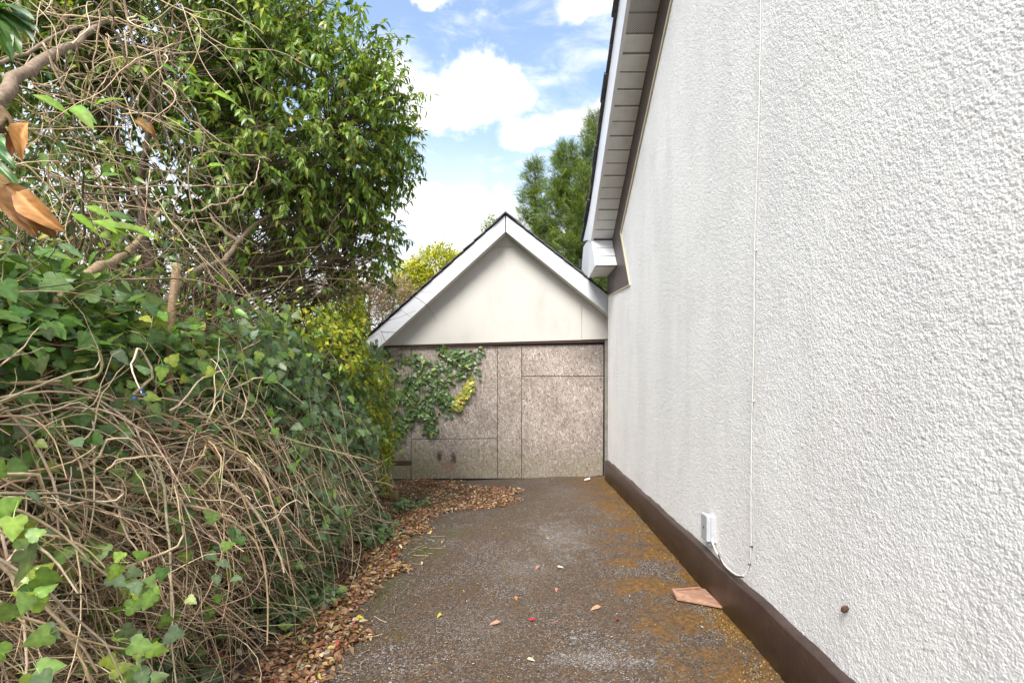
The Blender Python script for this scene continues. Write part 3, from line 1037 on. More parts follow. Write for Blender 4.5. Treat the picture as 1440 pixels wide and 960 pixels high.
# strand board sheets nailed over the door
PAN = [([(700, 486), (733.2, 485.6), (733.2, 672), (700, 672.2)], 0.0), ([(734, 485.6), (848.5, 484.5), (848.5, 528.2), (734, 528.4)], 0.006),
       ([(734, 529.4), (848.5, 529.2), (847.5, 668), (836, 669), (820, 671), (808, 669.5), (790, 671.6), (734, 672)], 0.003),
       ([(578.5, 617.6), (699.3, 616.6), (699.3, 672.2), (578.5, 673)], 0.004),
       ([(578.5, 486.5), (699.3, 486), (699.3, 615.8), (578.5, 616.8)], 0.008),
       ([(524, 487), (577.7, 486.5), (577.7, 648), (524, 648)], 0.006), ([(524, 654), (577.7, 654), (577.7, 673), (524, 673)], 0.002)]
for pts, dy in PAN:
    bo(pts, YD + dy, 0.011, M_OSB, 'board_panel', 0.0015)
bo([(520, 470), (853, 470), (853, 682), (520, 684)], YD + 0.045, 0.02, M_DARK, 'door')
bo([(551, 648.7), (578, 648.7), (578, 653.3), (551, 653.3)], YD - 0.006, 0.012, M_RUST, 'hinge')
# nail heads on the sheets
for px, py in ((702, 522), (702, 560), (702, 600), (731, 515), (731, 556), (731, 600), (737, 533), (760, 531), (820, 531), (845, 533), (736, 500), (736, 580), (736, 640), (700.9, 650), (845, 560), (845, 620), (780, 526)):
    p = at(px, py, YD)
    box('nail', (p.x - .007, YD - .002, p.z - .007), (p.x + .007, YD + .012, p.z + .007), M_RUST, gar)
bo([(850.8, 478), (856, 478), (856, 671), (850.8, 671)], YD - 0.05, 0.07, M_BLOCK, 'door_post')
# masonry, roof
gx0, gx1 = at(530, 0, YD).x, 1.85
box('wall', (gx0 - 0.02, YD + 0.07, -0.15), (gx0 + 0.08, 13.5, 2.25), M_BLOCK, gar)
box('wall', (gx0 - 0.02, 13.5, -0.15), (gx1, 13.6, 2.25), M_BLOCK, gar)
box('wall', (gx1 - 0.1, YD + 0.07, -0.15), (gx1, 13.49, 2.25), M_BLOCK, gar)
apex = at(711, 302, YB)
lft, rgt = at(517, 474, YB), at(888, 440.5, YB)
for foot, sgn in ((lft, -1), (rgt, 1)):
    d = foot - apex
    prism('roof', [apex + Vector((0, 0.06, 0.012)), apex + d + Vector((0, 0.06, 0.012)), apex + d + Vector((0, 0.06, -0.03)), apex + Vector((0, 0.06, -0.03))], (0, 5.0, 0), M_SLATE, gar)
    nsl = 13
    for q in range(nsl):
        a_ = apex + d * ((q - 0.06) / nsl) + Vector((0, -0.035 + rng.normal(0, .006), 0.014 - 0.004))
        b_ = apex + d * ((q + 1.0) / nsl) + Vector((0, -0.035 + rng.normal(0, .006), 0.014 + 0.014))
        if q == 0:
            a_ = apex + Vector((0, -.035, .014))
        c = prism('verge_slate', [a_, b_, b_ + Vector((0, .3, 0)), a_ + Vector((0, .3, 0))], (0, 0, 0.020), M_SLATE, gar)
ap = apex + Vector((0, -.05, 0.03))
prism('ridge_tile', [ap + Vector((-0.20, 0, -0.165)), ap + Vector((0, 0, 0.018)), ap + Vector((0.20, 0, -0.135)), ap + Vector((0.195, 0, -0.155)), ap + Vector((0, 0, -0.004)), ap + Vector((-0.19, 0, -0.185))], (0, 0.45, 0), M_SLATE, gar)

# ------------------------------------------------------------------ fence
fence = thing('fence', (XF, 4.0, 0.1), 'mossy timber board fence buried under ivy and bare stems', 'fence')
for py_ in (0.15, 2.05, 3.95, 5.85, 7.75):
    box('post', (XF - 0.13, py_ - 0.05, 0.0), (XF - 0.035, py_ + 0.05, 1.85), M_TIMBER, fence, 0.004)
    nb = 9
    for q in range(nb):
        z0 = 0.10 + q * 0.192
        j1, j2 = rng.normal(0, .006, 2)
        ring = [(XF - 0.020, py_ + 0.005, z0 + j1), (XF - 0.020, py_ + 1.89, z0 + j2), (XF + 0.004, py_ + 1.89, z0 + 0.183 + j2), (XF + 0.004, py_ + 0.005, z0 + 0.183 + j1)]
        if py_ < 7:
            prism('board', ring, (-0.014, 0, 0), M_TIMBER, fence)

# ------------------------------------------------------------------ bare ivy stems hanging over the fence
TAN = [(0.56, 0.44, 0.29), (0.47, 0.36, 0.23), (0.64, 0.53, 0.38), (0.35, 0.26, 0.165)]
dead = thing('bare_vine', (XF + 0.1, 3.0, 0.1), 'tangle of bare tan ivy stems hanging down the timber fence', 'vine')


def keep_front(P, bulge=0.62):
    """stems stay in front of the boards and above the soil"""
    z = P[..., 2]
    xmax = XF + 0.06 + bulge * (0.25 + 0.75 * sst(-z, -1.9, -0.1)) + 0.1
    P[..., 0] = np.clip(P[..., 0], XF + 0.03, None)
    over = P[..., 0] - xmax
    P[..., 0] = np.where(over > 0, xmax + 0.25 * over, P[..., 0])
    P[..., 2] = np.maximum(P[..., 2], 0.03 + verge_z(P[..., 0], P[..., 1]))
    return P


# thick old stems, each a part
for q in range(26):
    y0 = rng.uniform(0.9, 3.6)
    p0 = np.array([[XF + rng.uniform(0.02, 0.25), y0, rng.uniform(1.0, 1.5)]])
    d0 = np.array([[rng.uniform(0.3, 0.9), rng.uniform(0.4, 1.4), rng.uniform(-0.1, 0.4)]])
    P = keep_front(grow(p0, d0, np.array([rng.uniform(0.8, 1.7)]), 16, 0.22, 0.13, 0.05))
    r0 = rng.uniform(0.007, 0.014)
    o = stems('stem', P, np.linspace(r0, r0 * 0.35, 16)[None], pal(TAN, 1), M_TWIG, dead, 7, False)
# old stems fixed to the boards, running upward
for q in range(16):
    y0 = rng.uniform(1.1, 5.2)
    P = grow(np.array([[XF + 0.03, y0, 0.12]]), np.array([[0.05, rng.uniform(-.5, .5), 1.0]]), np.array([rng.uniform(1.2, 1.8)]), 16, 0.16, -0.03)
    P[..., 0] = np.clip(P[..., 0], XF + 0.02, XF + 0.09)
    r0 = rng.uniform(0.008, 0.018)
    stems('stem', P, np.linspace(r0, r0 * 0.6, 16)[None], pal(TAN[:2], 1), M_TWIG, dead, 7, False)


def tangle(n, ylo, yhi, zlo, zhi, xlo, xhi, dirs, L, r, grav, wig, bulge=0.62, k=12, cols=TAN, kink=0.06):
    p0 = np.stack([XF + rng.uniform(xlo, xhi, n), rng.uniform(ylo, yhi, n), rng.uniform(zlo, zhi, n)], -1)
    d0 = np.array(dirs[0]) + rng.normal(0, 1, (n, 3)) * np.array(dirs[1])
    P = keep_front(grow(p0, d0, rng.uniform(*L, n), k, wig, grav, kink), bulge)
    rr = rng.uniform(*r, n)[:, None] * np.linspace(1, 0.35, k)[None]
    return P, rr, pal(cols, n, 0.25)


sets = [tangle(270, 0.9, 4.3, .85, 1.5, 0.02, 0.35, ((.5, .7, -.1), (.4, .6, .4)), (.6, 1.5), (.0035, .0075), .14, .28),
        tangle(430, 0.8, 4.4, 0.6, 1.45, 0.05, 0.45, ((.25, .35, -.8), (.4, .5, .4)), (.5, 1.3), (.002, .0045), .10, .30),
        tangle(240, 0.8, 4.6, 0.9, 1.5, 0.02, 0.30, ((.1, .2, -1), (.2, .3, .2)), (.8, 1.5), (.0018, .0035), .12, .22),
        tangle(1350, 0.8, 5.0, 0.05, 0.7, 0.05, 0.50, ((.4, .3, .1), (.6, .9, .5)), (.25, .7), (.0012, .0032), .10, .38, 0.75, 9),
        tangle(700, 0.8, 3.6, 0.3, 1.2, 0.04, 0.40, ((.3, .6, -.3), (.5, .7, .5)), (.3, .9), (.0016, .0040), .10, .36, 0.65, 10)]
sets.append(tangle(150, 0.9, 3.0, .7, 1.4, .15, .45, ((.4, .6, .1), (.5, .6, .4)), (.4, .9), (.0035, .0075), .05, .38, .7, 14, [(.62, .50, .35), (.68, .57, .42), (.52, .40, .26)], .16))
sets.append(tangle(420, 0.9, 3.6, .5, 1.4, .15, .5, ((.3, .5, .1), (.6, .7, .6)), (.12, .4), (.0015, .0035), .02, .4, .75, 8, TAN, .18))
for P, rr, cc in sets:
    stems('twigs', P, rr, cc, M_TWIG, dead, 4)
# side twigs on the long stems
P, rr, cc = sets[0]
base = P[:, 3:11].reshape(-1, 3)
sel = rng.choice(len(base), 900, replace=False)
Q = keep_front(grow(base[sel], np.stack([rng.normal(.3, .6, 900), rng.normal(.4, .6, 900), rng.normal(-.2, .6, 900)], -1), rng.uniform(.08, .35, 900), 7, .35, .06, .1))
stems('twigs', Q, rng.uniform(.0012, .003, 900)[:, None] * np.linspace(1, .5, 7)[None], pal(TAN, 900, .25), M_TWIG, dead, 4)
# a few blue plastic ties caught on the stems
for px, py in ((190, 560), (203, 555), (199, 548)):
    p = at(px, py, 1.95)
    box('plastic_tie', (p.x - .006, p.y - .006, p.z - .004), (p.x + .006, p.y + .006, p.z + .006), M_BLUE, dead, 0.002)

# ------------------------------------------------------------------ ivy
IVYC = [(0.080, 0.160, 0.042), (0.125, 0.220, 0.05), (0.190, 0.30, 0.05), (0.135, 0.195, 0.105), (0.28, 0.35, 0.055)]
IVYW = [4, 4, 2.2, 3, 0.9]
IVYD = [(0.070, 0.138, 0.048), (0.110, 0.190, 0.060), (0.130, 0.190, 0.10), (0.18, 0.26, 0.055)]


def ivy_leaves(n, pts, spread, size, nrm, cols, wts=None, droop=0.6, nj=0.45):
    c = np.asarray(pts)[rng.integers(0, len(pts), n)]
    loc = c + rng.normal(0, 1, (n, 3)) * np.array(spread)
    N = unit(np.array(nrm) + rng.normal(0, nj, (n, 3)))
    d = rng.normal(0, 0.55, (n, 3)) + np.array([0.25, 0.0, -droop])
    d = d - N * np.sum(d * N, -1, keepdims=True)
    return loc, frames(d, N), rng.uniform(*size, n), pal(cols, n, 0.2, wts)


def cat(*a):
    return [np.concatenate(x) for x in zip(*a)]


# bank of ivy along the top of the fence
top = thing('ivy', (XF, 3.2, 1.5), 'glossy green ivy heaped along the top of the fence', 'ivy')
yy = rng.uniform(1.15, 6.2, 900)
h_ = np.where(yy < 2.2, 1.80, 1.76) + 0.10 * np.sin(yy * 3.3) + 0.06 * np.sin(yy * 7.9)
cp = np.stack([XF + rng.uniform(-0.55, 0.32, 900), yy, h_ - 0.10 * rng.random(900)], -1)
cp[:, 2] -= 0.55 * np.maximum(0, cp[:, 0] - XF - 0.08)
A = ivy_leaves(5200, cp, (.05, .06, .07), (.045, .085), (.45, -.35, .8), IVYC, IVYW, 0.35)
yy = rng.uniform(1.2, 6.4, 500)
cp2 = np.stack([XF + rng.uniform(0.1, 0.42, 500), yy, rng.uniform(1.25, 1.72, 500) - .1 * (yy < 3.2)], -1)
B = ivy_leaves(1500, cp2, (.05, .06, .07), (.04, .075), (.8, -.4, .35), IVYC, IVYW, 0.6)
C = ivy_leaves(420, np.stack([XF + rng.uniform(-.3, .25, 60), rng.uniform(1.3, 2.2, 60), rng.uniform(1.80, 1.95, 60)], -1), (.05, .06, .06), (.06, .10), (.4, -.5, .8), IVYC[1:3] + IVYC[4:], None, 0.3)
foliage(top, IVY, *cat(A, B, C), M_IVY, n_parts=300)
P, rr, cc = tangle(420, 1.1, 6.2, 1.5, 1.9, -.5, .3, ((.3, .2, .3), (.7, .7, .4)), (.15, .5), (.0015, .004), .08, .35, 1.2, 8, [(0.20, 0.19, 0.06), (0.25, 0.17, 0.09)])
stems('shoots', P, rr, cc, M_TWIG, top, 4)

# sprays of ivy on the bare stems lower down
low = thing('ivy', (XF + .3, 2.0, .5), 'scattered ivy sprays growing among the bare stems low on the fence', 'ivy')
pts = []
for px, py, Yv, n in ((30, 770, 1.35, 6), (50, 830, 1.35, 8), (15, 710, 1.4, 4), (60, 870, 1.4, 3), (110, 780, 1.7, 6), (170, 800, 1.75, 10), (195, 830, 1.7, 9), (110, 735, 1.85, 5), (95, 720, 1.9, 5),
                      (270, 730, 2.3, 7), (285, 765, 2.3, 10), (260, 685, 2.4, 4), (290, 640, 2.6, 4), (210, 905, 1.75, 9), (180, 935, 1.65, 9), (240, 870, 1.95, 6), (350, 720, 2.9, 6), (40, 940, 1.35, 4),
                      (320, 800, 2.5, 6), (300, 850, 2.3, 5), (370, 660, 3.1, 7), (345, 600, 3.0, 5), (225, 520, 2.2, 3), (130, 640, 1.95, 4), (60, 600, 1.8, 3)):
    for q in range(n):
        pts.append(at(px + rng.normal(0, 22), py + rng.normal(0, 20), Yv + rng.normal(0, .04)))
pts = np.array([tuple(p) for p in pts])
pts = pts[pts[:, 2] > 0.06]
A = list(ivy_leaves(len(pts), pts, (.0, .0, .0), (.042, .072), (.6, -.8, .35), IVYC, [3, 4, 3, 3, 1.5], 0.4))
A[0] = pts
rs = np.array([tuple(p) for p in pts])
B = ivy_leaves(700, np.stack([XF + rng.uniform(.1, .5, 260), rng.uniform(1.6, 5.0, 260), rng.uniform(.15, 1.3, 260)], -1), (.05, .07, .07), (.03, .06), (.8, -.6, .3), IVYC, [4, 4, 1.5, 4, .6], 0.6)
foliage(low, IVY, *cat(A, B), M_IVY, n_parts=300)

# curtain of ivy covering the far end of the fence
cur = thing('ivy', (XF, 5.6, .1), 'dense dark ivy curtain covering the far end of the fence', 'ivy')
n = 1500
yy = rng.uniform(2.9, 7.0, n)
zz = rng.uniform(.30, 1.95, n)
keepm = rng.random(n) < sst(yy, 2.7, 4.3) * (0.35 + 0.65 * sst(zz, 0.2, 0.6))
yy, zz = yy[keepm], zz[keepm]
xx = XF + (0.16 + 0.34 * sst(-zz, -1.9, -.9)) * (1 - .85 * sst(yy, 4.2, 6.2)) - .1 * sst(yy, 6.3, 7.3) + 0.08 * np.sin(yy * 4) + 0.06 * np.sin(zz * 6 + yy * 3) + rng.normal(0, .05, len(yy))
cp = np.stack([xx, yy, zz], -1)
A = ivy_leaves(9500, cp, (.06, .07, .08), (.045, .08), (.85, -.5, .35), IVYD, [3, 4, 4, 1.2], 0.8)
foliage(cur, IVY, *A, M_IVY, n_parts=300)
P, rr, cc = tangle(200, 4.0, 6.2, .2, 1.7, .1, .3, ((.1, .0, -1), (.2, .3, .3)), (.3, .8), (.0015, .004), .1, .2, .4, 9)
stems('stems', P, rr, cc, M_TWIG, cur, 4)

# low ivy creeping out over the soil
gi = thing('ivy', (XF + .5, 3.2, .05), 'dark ivy creeping over the soil at the foot of the fence', 'ivy')
n = 420
yy = rng.uniform(1.7, 6.6, n)
xx = XF + rng.uniform(.35, .68, n) + 0.12 * np.sin(yy * 4.2)
cp = np.stack([xx, yy, verge_z(xx, yy) + rng.uniform(.02, .14, n)], -1)
pat = np.sin(yy * 3.7 + 1) + np.sin(yy * 8.3) * .6 + rng.normal(0, .5, n)
cp = cp[pat > 0.0]
A = ivy_leaves(1900, cp, (.05, .06, .03), (.03, .06), (.35, -.35, .9), IVYD, [4, 4, 2, 1], 0.2)
A[0][:, 2] = np.maximum(A[0][:, 2], verge_z(A[0][:, 0], A[0][:, 1]) + .015)
foliage(gi, IVY, *A, M_IVY, n_parts=150)

# yellow-green climber at the end of the fence
gold = thing('golden_climber', (-2.0, 7.0, .3), 'yellow green leafy climber spilling over the fence end beside the garage', 'climber')
GOLD = [(0.36, 0.41, 0.035), (0.25, 0.34, 0.035), (0.48, 0.47, 0.05), (0.16, 0.25, 0.04), (0.56, 0.50, 0.09)]
pts = []
for px, py, Yv, n, sx, sy in ((497, 470, 5.2, 80, 24, 30), (470, 490, 4.7, 55, 22, 26), (512, 520, 5.6, 70, 14, 26), (525, 560, 6.2, 60, 9, 22), (534, 600, 6.55, 70, 7, 25), (536, 640, 6.6, 50, 6, 18), (520, 590, 6.0, 30, 9, 30), (450, 465, 4.4, 25, 22, 20),
                              (485, 440, 5.3, 25, 20, 12), (530, 665, 6.5, 14, 6, 8)):
    for q in range(n):
        qx, qy = px + rng.normal(0, sx), py + rng.normal(0, sy)
        if qy < 512:
            qx = min(qx, 508 - abs(rng.normal(0, 4)))
        pts.append(at(qx, qy, Yv + rng.normal(0, .14)))
pts = np.array([tuple(p) for p in pts])
n = 6500
i = rng.integers(0, len(pts), n)
loc = pts[i] + rng.normal(0, .045, (n, 3))
N = unit(np.array([.4, -.5, .7]) + rng.normal(0, .5, (n, 3)))
d = rng.normal(0, .6, (n, 3)) + np.array([.3, -.2, -.7])
foliage(gold, OVAL, loc, frames(d, N), rng.uniform(.032, .06, n), pal(GOLD, n, .2, [4, 4, 2, 3, 1]), M_SOFT, n_parts=120)
for q in range(5):
    a0 = at(524 + q * 5, 700 + 3 * q, 7.0)
    limb('stem', [(a0.x, a0.y, .02), at(514 + q * 7, 600, 7.0), at(500 + q * 7, 480, 6.8)], .016, .006, M_BARK, gold, (.22, .16, .1), 12, .012, 6)
# two leaning old stems at the foot
ls = thing('leaning_stem', tuple(at(545, 700, 6.9)), 'thick leaning woody stem at the foot of the climber by the garage', 'stem')
limb('stem', [at(541, 702, 6.85), at(527, 675, 6.85), at(514, 650, 6.9), at(505, 610, 7.0)], .055, .035, M_BARK, ls, (.27, .20, .11), 14, .006)
limb('stem', [at(552, 695, 7.1), at(545, 680, 7.1), at(536, 650, 7.1)], .035, .022, M_BARK, ls, (.27, .20, .11), 10, .004)

# ivy on the garage boards
gv = thing('ivy', tuple(at(560, 560, YD)), 'ivy creeping across the strand board sheets of the garage door', 'ivy')
strands = [[(530, 500), (560, 505), (600, 512), (640, 505), (680, 492)], [(540, 520), (570, 535), (600, 525), (635, 515), (665, 505)], [(535, 560), (560, 560), (585, 545), (600, 525)],
           [(548, 640), (560, 605), (575, 590), (590, 575), (615, 583), (640, 572), (660, 545), (668, 515)], [(560, 600), (580, 580), (600, 560), (625, 555)], [(545, 490), (545, 540), (550, 570), (562, 600), (552, 625)],
           [(585, 495), (590, 520), (580, 550), (575, 580), (565, 605)], [(640, 495), (660, 510), (650, 525), (625, 535), (605, 535)], [(620, 490), (635, 505), (650, 500)], [(530, 530), (545, 545), (560, 560)], [(600, 578), (606, 598), (603, 605)], [(610, 540), (616, 555), (630, 558), (628, 570)]]
pts = []
for sidx, sp_ in enumerate(strands):
    c3 = [at(px, py, YD - 0.025) for px, py in sp_]
    limb('stem', c3, .006, .003, M_BARK, gv, (.22, .15, .09), 20, .006, 5)
    P = curve_pts(c3, 60)
    pts.append(P)
pts = np.concatenate(pts)
A = ivy_leaves(1250, pts, (.052, .015, .052), (.05, .09), (.1, -1, .3), IVYD + [(0.09, .17, .04)], [3, 4, 3, 3, 1.5], .7, .35)
A[0][:, 1] = np.clip(A[0][:, 1], YD - .11, YD - .02)
foliage(gv, IVY, *A, M_IVY)
pts = np.concatenate([curve_pts([at(640, 572, YD - .03), at(652, 556, YD - .03), at(662, 538, YD - .03)], 30)])
A = ivy_leaves(120, pts, (.035, .01, .035), (.05, .085), (.1, -1, .3), [(.42, .42, .05), (.52, .46, .09), (.30, .34, .06)], None, .7, .3)
A[0][:, 1] = np.clip(A[0][:, 1], YD - .12, YD - .05)
foliage(gv, IVY, *A, M_IVY, 'young_leaves', label='spray of pale yellow young ivy leaves')

# ------------------------------------------------------------------ laurel tree behind the fence
LAU = [(0.100, 0.185, 0.038), (0.155, 0.255, 0.038), (0.21, 0.32, 0.045), (0.085, 0.150, 0.050), (0.29, 0.37, 0.05), (0.38, 0.36, 0.06)]
LAW = [3.2, 4.5, 3.6, 1.8, 2.0, .7]
BRK = [(0.13, 0.10, 0.075), (0.18, 0.135, 0.09), (0.10, 0.075, 0.055), (0.24, 0.18, 0.115)]
lau = thing('laurel_tree', (-3.1, 4.4, 0), 'large evergreen laurel with drooping glossy leaves leaning over the fence', 'tree')
ELL = [((-2.78, 4.85, 3.95), (1.55, 1.55, 1.35), 1.0), ((-2.35, 5.5, 3.15), (0.85, 0.9, 0.65), .38), ((-3.45, 4.4, 5.1), (1.4, 1.5, 1.1), .8), ((-3.9, 4.6, 4.2), (1.4, 1.5, 1.6), .8), ((-2.1, 5.0, 4.0), (.85, .85, .7), .5)]


def sphere(n):
    return unit(rng.normal(0, 1, (n, 3)))


limbs = []
for k_, (b, tip) in enumerate((((-3.1, 4.4, 0), (-2.6, 4.6, 4.6)), ((-3.0, 4.5, 0), (-1.9, 5.0, 3.9)), ((-3.2, 4.3, 0), (-3.4, 4.0, 4.9)), ((-3.2, 4.5, 0), (-4.1, 4.6, 4.6)), ((-2.9, 4.6, 0), (-2.1, 5.8, 3.2)),
                               ((-3.0, 4.2, 0), (-2.6, 3.6, 3.8)), ((-3.3, 4.6, 0), (-3.2, 5.4, 4.5)), ((-3.4, 4.2, 0), (-3.9, 3.3, 3.6)), ((-2.9, 4.3, 0), (-2.4, 4.2, 3.3)))):
    b, tip = Vector(b), Vector(tip)
    mid = b.lerp(tip, .45) + Vector(rng.normal(0, .14, 3)) + Vector((0, 0, .15))
    m2 = b.lerp(tip, .75) + Vector(rng.normal(0, .12, 3)) + Vector((0, 0, .1))
    r0 = rng.uniform(.032, .055)
    limb('trunk' if k_ == 0 else 'limb', [b, mid, m2, tip], r0, .014, M_BARK, lau, pal(BRK, 1)[0] * .8, 20, .014)
    limbs.append(curve_pts([b, mid, m2, tip], 30)[11:])
LP = np.concatenate(limbs)
spray_p, spray_o = [], []
for c, r, wgt in ELL:
    n = int(1150 * wgt)
    dirv = sphere(n)
    rad = rng.uniform(.55, 1.02, n) ** .6
    p = np.array(c) + dirv * np.array(r) * rad[:, None]
    spray_p.append(p)
    spray_o.append(unit(dirv / np.array(r)))
sp_ = np.concatenate(spray_p)
od = np.concatenate(spray_o)
# the side under the overhang towards the drive's near end is thin and bare
bare = sst(-sp_[:, 2], -3.35, -2.5) * (1 - 0.55 * sst(sp_[:, 1], 4.8, 5.8))
left = sst(-sp_[:, 0] / sp_[:, 1], .56, .75) * sst(-sp_[:, 2], -5.2, -3.4)
kp = rng.random(len(sp_)) > np.maximum(bare * .93, left * .72)
sp_, od = sp_[kp], od[kp]
# branches from the limbs to the sprays
d2 = ((sp_[:, None, :] - LP[None, ::2]) ** 2).sum(-1) + 0.6 * np.maximum(0, LP[None, ::2, 2] - sp_[:, None, 2] + 0.25)
near = LP[::2][np.argmin(d2, 1)]
u = np.linspace(0, 1, 9)[None, :, None]
mid = near * .5 + sp_ * .5 + rng.normal(0, .1, sp_.shape) + np.array([0, 0, -.05])
BP = (1 - u) ** 2 * near[:, None] + 2 * u * (1 - u) * mid[:, None] + u ** 2 * sp_[:, None]
BP[:, 1:-1] += rng.normal(0, .012, BP[:, 1:-1].shape)
selb = rng.random(len(sp_)) < .55
stems('branches', BP[selb], rng.uniform(.004, .010, selb.sum())[:, None] * np.linspace(1, .4, 9)[None], pal(BRK, selb.sum(), .25), M_TWIG, lau, 4)
# fan of thin boughs sweeping out low over the fence end
nf_ = 150
b0_ = np.stack([rng.normal(-3.0, .15, nf_), rng.normal(4.5, .15, nf_), rng.uniform(1.7, 2.6, nf_)], -1)
e0_ = np.stack([rng.uniform(-2.6, -1.35, nf_), rng.uniform(4.4, 6.0, nf_), rng.uniform(2.35, 3.3, nf_)], -1)
FP = grow(b0_, e0_ - b0_, np.linalg.norm(e0_ - b0_, axis=1), 14, .10, -.01, .03)
stems('branches', FP, rng.uniform(.004, .012, nf_)[:, None] * np.linspace(1, .25, 14)[None], pal(BRK, nf_, .25), M_TWIG, lau, 5)
fb = FP[:, 5:].reshape(-1, 3)
nq = 650
FQ = grow(fb[rng.integers(0, len(fb), nq)], np.array([.6, .3, .15]) + rng.normal(0, .5, (nq, 3)), rng.uniform(.2, .55, nq), 8, .2, .02, .05)
stems('branches', FQ, rng.uniform(.0018, .004, nq)[:, None] * np.linspace(1, .4, 8)[None], pal(BRK, nq, .25), M_TWIG, lau, 4)
# leafy shoots
nl = 19
ns = len(sp_)
sd = unit(od * .8 + rng.normal(0, .4, (ns, 3)) + np.array([0, 0, .25]))
SH = grow(sp_, sd, rng.uniform(.22, .42, ns), 6, .15, .12)
stems('shoots', SH, np.full((ns, 1), .0028) * np.linspace(1, .5, 6)[None], pal([(.12, .13, .05), (.16, .11, .06)], ns), M_TWIG, lau, 4)
uu = rng.uniform(.05, 1.0, (ns, nl)) * 4.999
ii = uu.astype(int)
ff = (uu - ii)[..., None]
ar = np.arange(ns)[:, None]
loc = SH[ar, ii] * (1 - ff) + SH[ar, ii + 1] * ff
axis = unit(SH[ar, ii + 1] - SH[ar, ii])
side = unit(rng.normal(0, 1, (ns, nl, 3)))
d = unit(axis * .55 + side * .8 + np.array([0, 0, -.55]))
N = unit(np.array([0.15, -0.15, 1.0]) + od[:, None] * .5 + rng.normal(0, .35, (ns, nl, 3)))
loc, d, N = loc.reshape(-1, 3), d.reshape(-1, 3), N.reshape(-1, 3)
tone = np.repeat(rng.normal(1, .16, ns), nl)[:, None]
cc = np.clip(pal(LAU, len(loc), .15, LAW) * tone, .005, .6)
foliage(lau, LAUREL, loc, frames(d, N), rng.uniform(.055, .092, len(loc)), cc, M_GLOSSY, n_parts=300, name='crown')

# understorey stems and thin leaves between the fence and the tree (bare inside the hedge)
und = thing('bare_shrub', (-2.7, 3.2, .1), 'thicket of thin bare grey brown twigs rising behind the ivy topped fence', 'shrub')
n = 330
p0 = np.stack([rng.uniform(-3.8, -2.3, n), rng.uniform(1.7, 5.6, n), rng.uniform(.9, 2.0, n)], -1)
P = grow(p0, np.stack([rng.normal(.1, .4, n), rng.normal(0, .4, n), rng.uniform(.4, 1.0, n)], -1), rng.uniform(.6, 1.6, n) * (1 - .45 * sst(p0[:, 1], 3.6, 5.0)), 14, .26, .01, .06)
stems('stems', P, rng.uniform(.004, .011, n)[:, None] * np.linspace(1, .3, 14)[None], pal(BRK + [(.3, .23, .15)], n, .2), M_TWIG, und, 5)
base = P[:, 3:13].reshape(-1, 3)
n2 = 2500
Q = grow(base[rng.integers(0, len(base), n2)], rng.normal(0, 1, (n2, 3)) + np.array([.2, 0, .0]), rng.uniform(.2, .6, n2), 9, .34, .05, .08)
stems('twigs', Q, rng.uniform(.0014, .004, n2)[:, None] * np.linspace(1, .4, 9)[None], pal(BRK + [(.3, .23, .15)], n2, .25), M_TWIG, und, 4)
n3 = 5500
lc = Q[:, 4:].reshape(-1, 3)[rng.integers(0, n2 * 5, n3)]
fr = frames(rng.normal(0, .6, (n3, 3)) + np.array([.2, -.1, -.4]), np.array([.2, -.4, .9]) + rng.normal(0, .45, (n3, 3)))
foliage(und, LAUREL, lc, fr, rng.uniform(.05, .095, n3), pal(LAU, n3, .2, [4, 3, 2, 4, 1.4, .8]), M_GLOSSY, n_parts=150)
# hedge mass further back so that the thicket is dark inside
back = thing('evergreen_shrub', (-4.6, 4.5, 0), 'dark evergreen shrub deep behind the bare twigs', 'shrub')
n = 30000
c = np.stack([rng.uniform(-6.5, -3.3, n), rng.uniform(2.0, 6.8, n), rng.uniform(1.0, 5.6, n)], -1)
kp = (c[:, 0] < -3.45 - 0.25 * np.sin(c[:, 1] * 2) ) & (np.sin(c[:, 1] * 5.1 + c[:, 2] * 3.3) + np.sin(c[:, 0] * 4.7 + c[:, 2] * 5.9) + rng.normal(0, .8, n) > -.45)
c = c[kp]
n = len(c)
fr = frames(rng.normal(0, .6, (n, 3)) + np.array([.3, -.2, -.5]), np.array([.4, -.3, .9]) + rng.normal(0, .45, (n, 3)))
foliage(back, LAUREL, c, fr, rng.uniform(.08, .13, n), pal(LAU, n, .2, [4, 3, 1, 4, .5, .2]), M_GLOSSY, 'crown')
for q in range(10):
    b = Vector((rng.uniform(-4.8, -3.5), rng.uniform(2.4, 6.2), 0))
    limb('stem', [b, b + Vector((rng.normal(0, .2), rng.normal(0, .2), 1.4)), b + Vector((rng.normal(0, .4), rng.normal(0, .4), 3.0))], .05, .015, M_BARK, back, (.12, .09, .065), 12, .02)

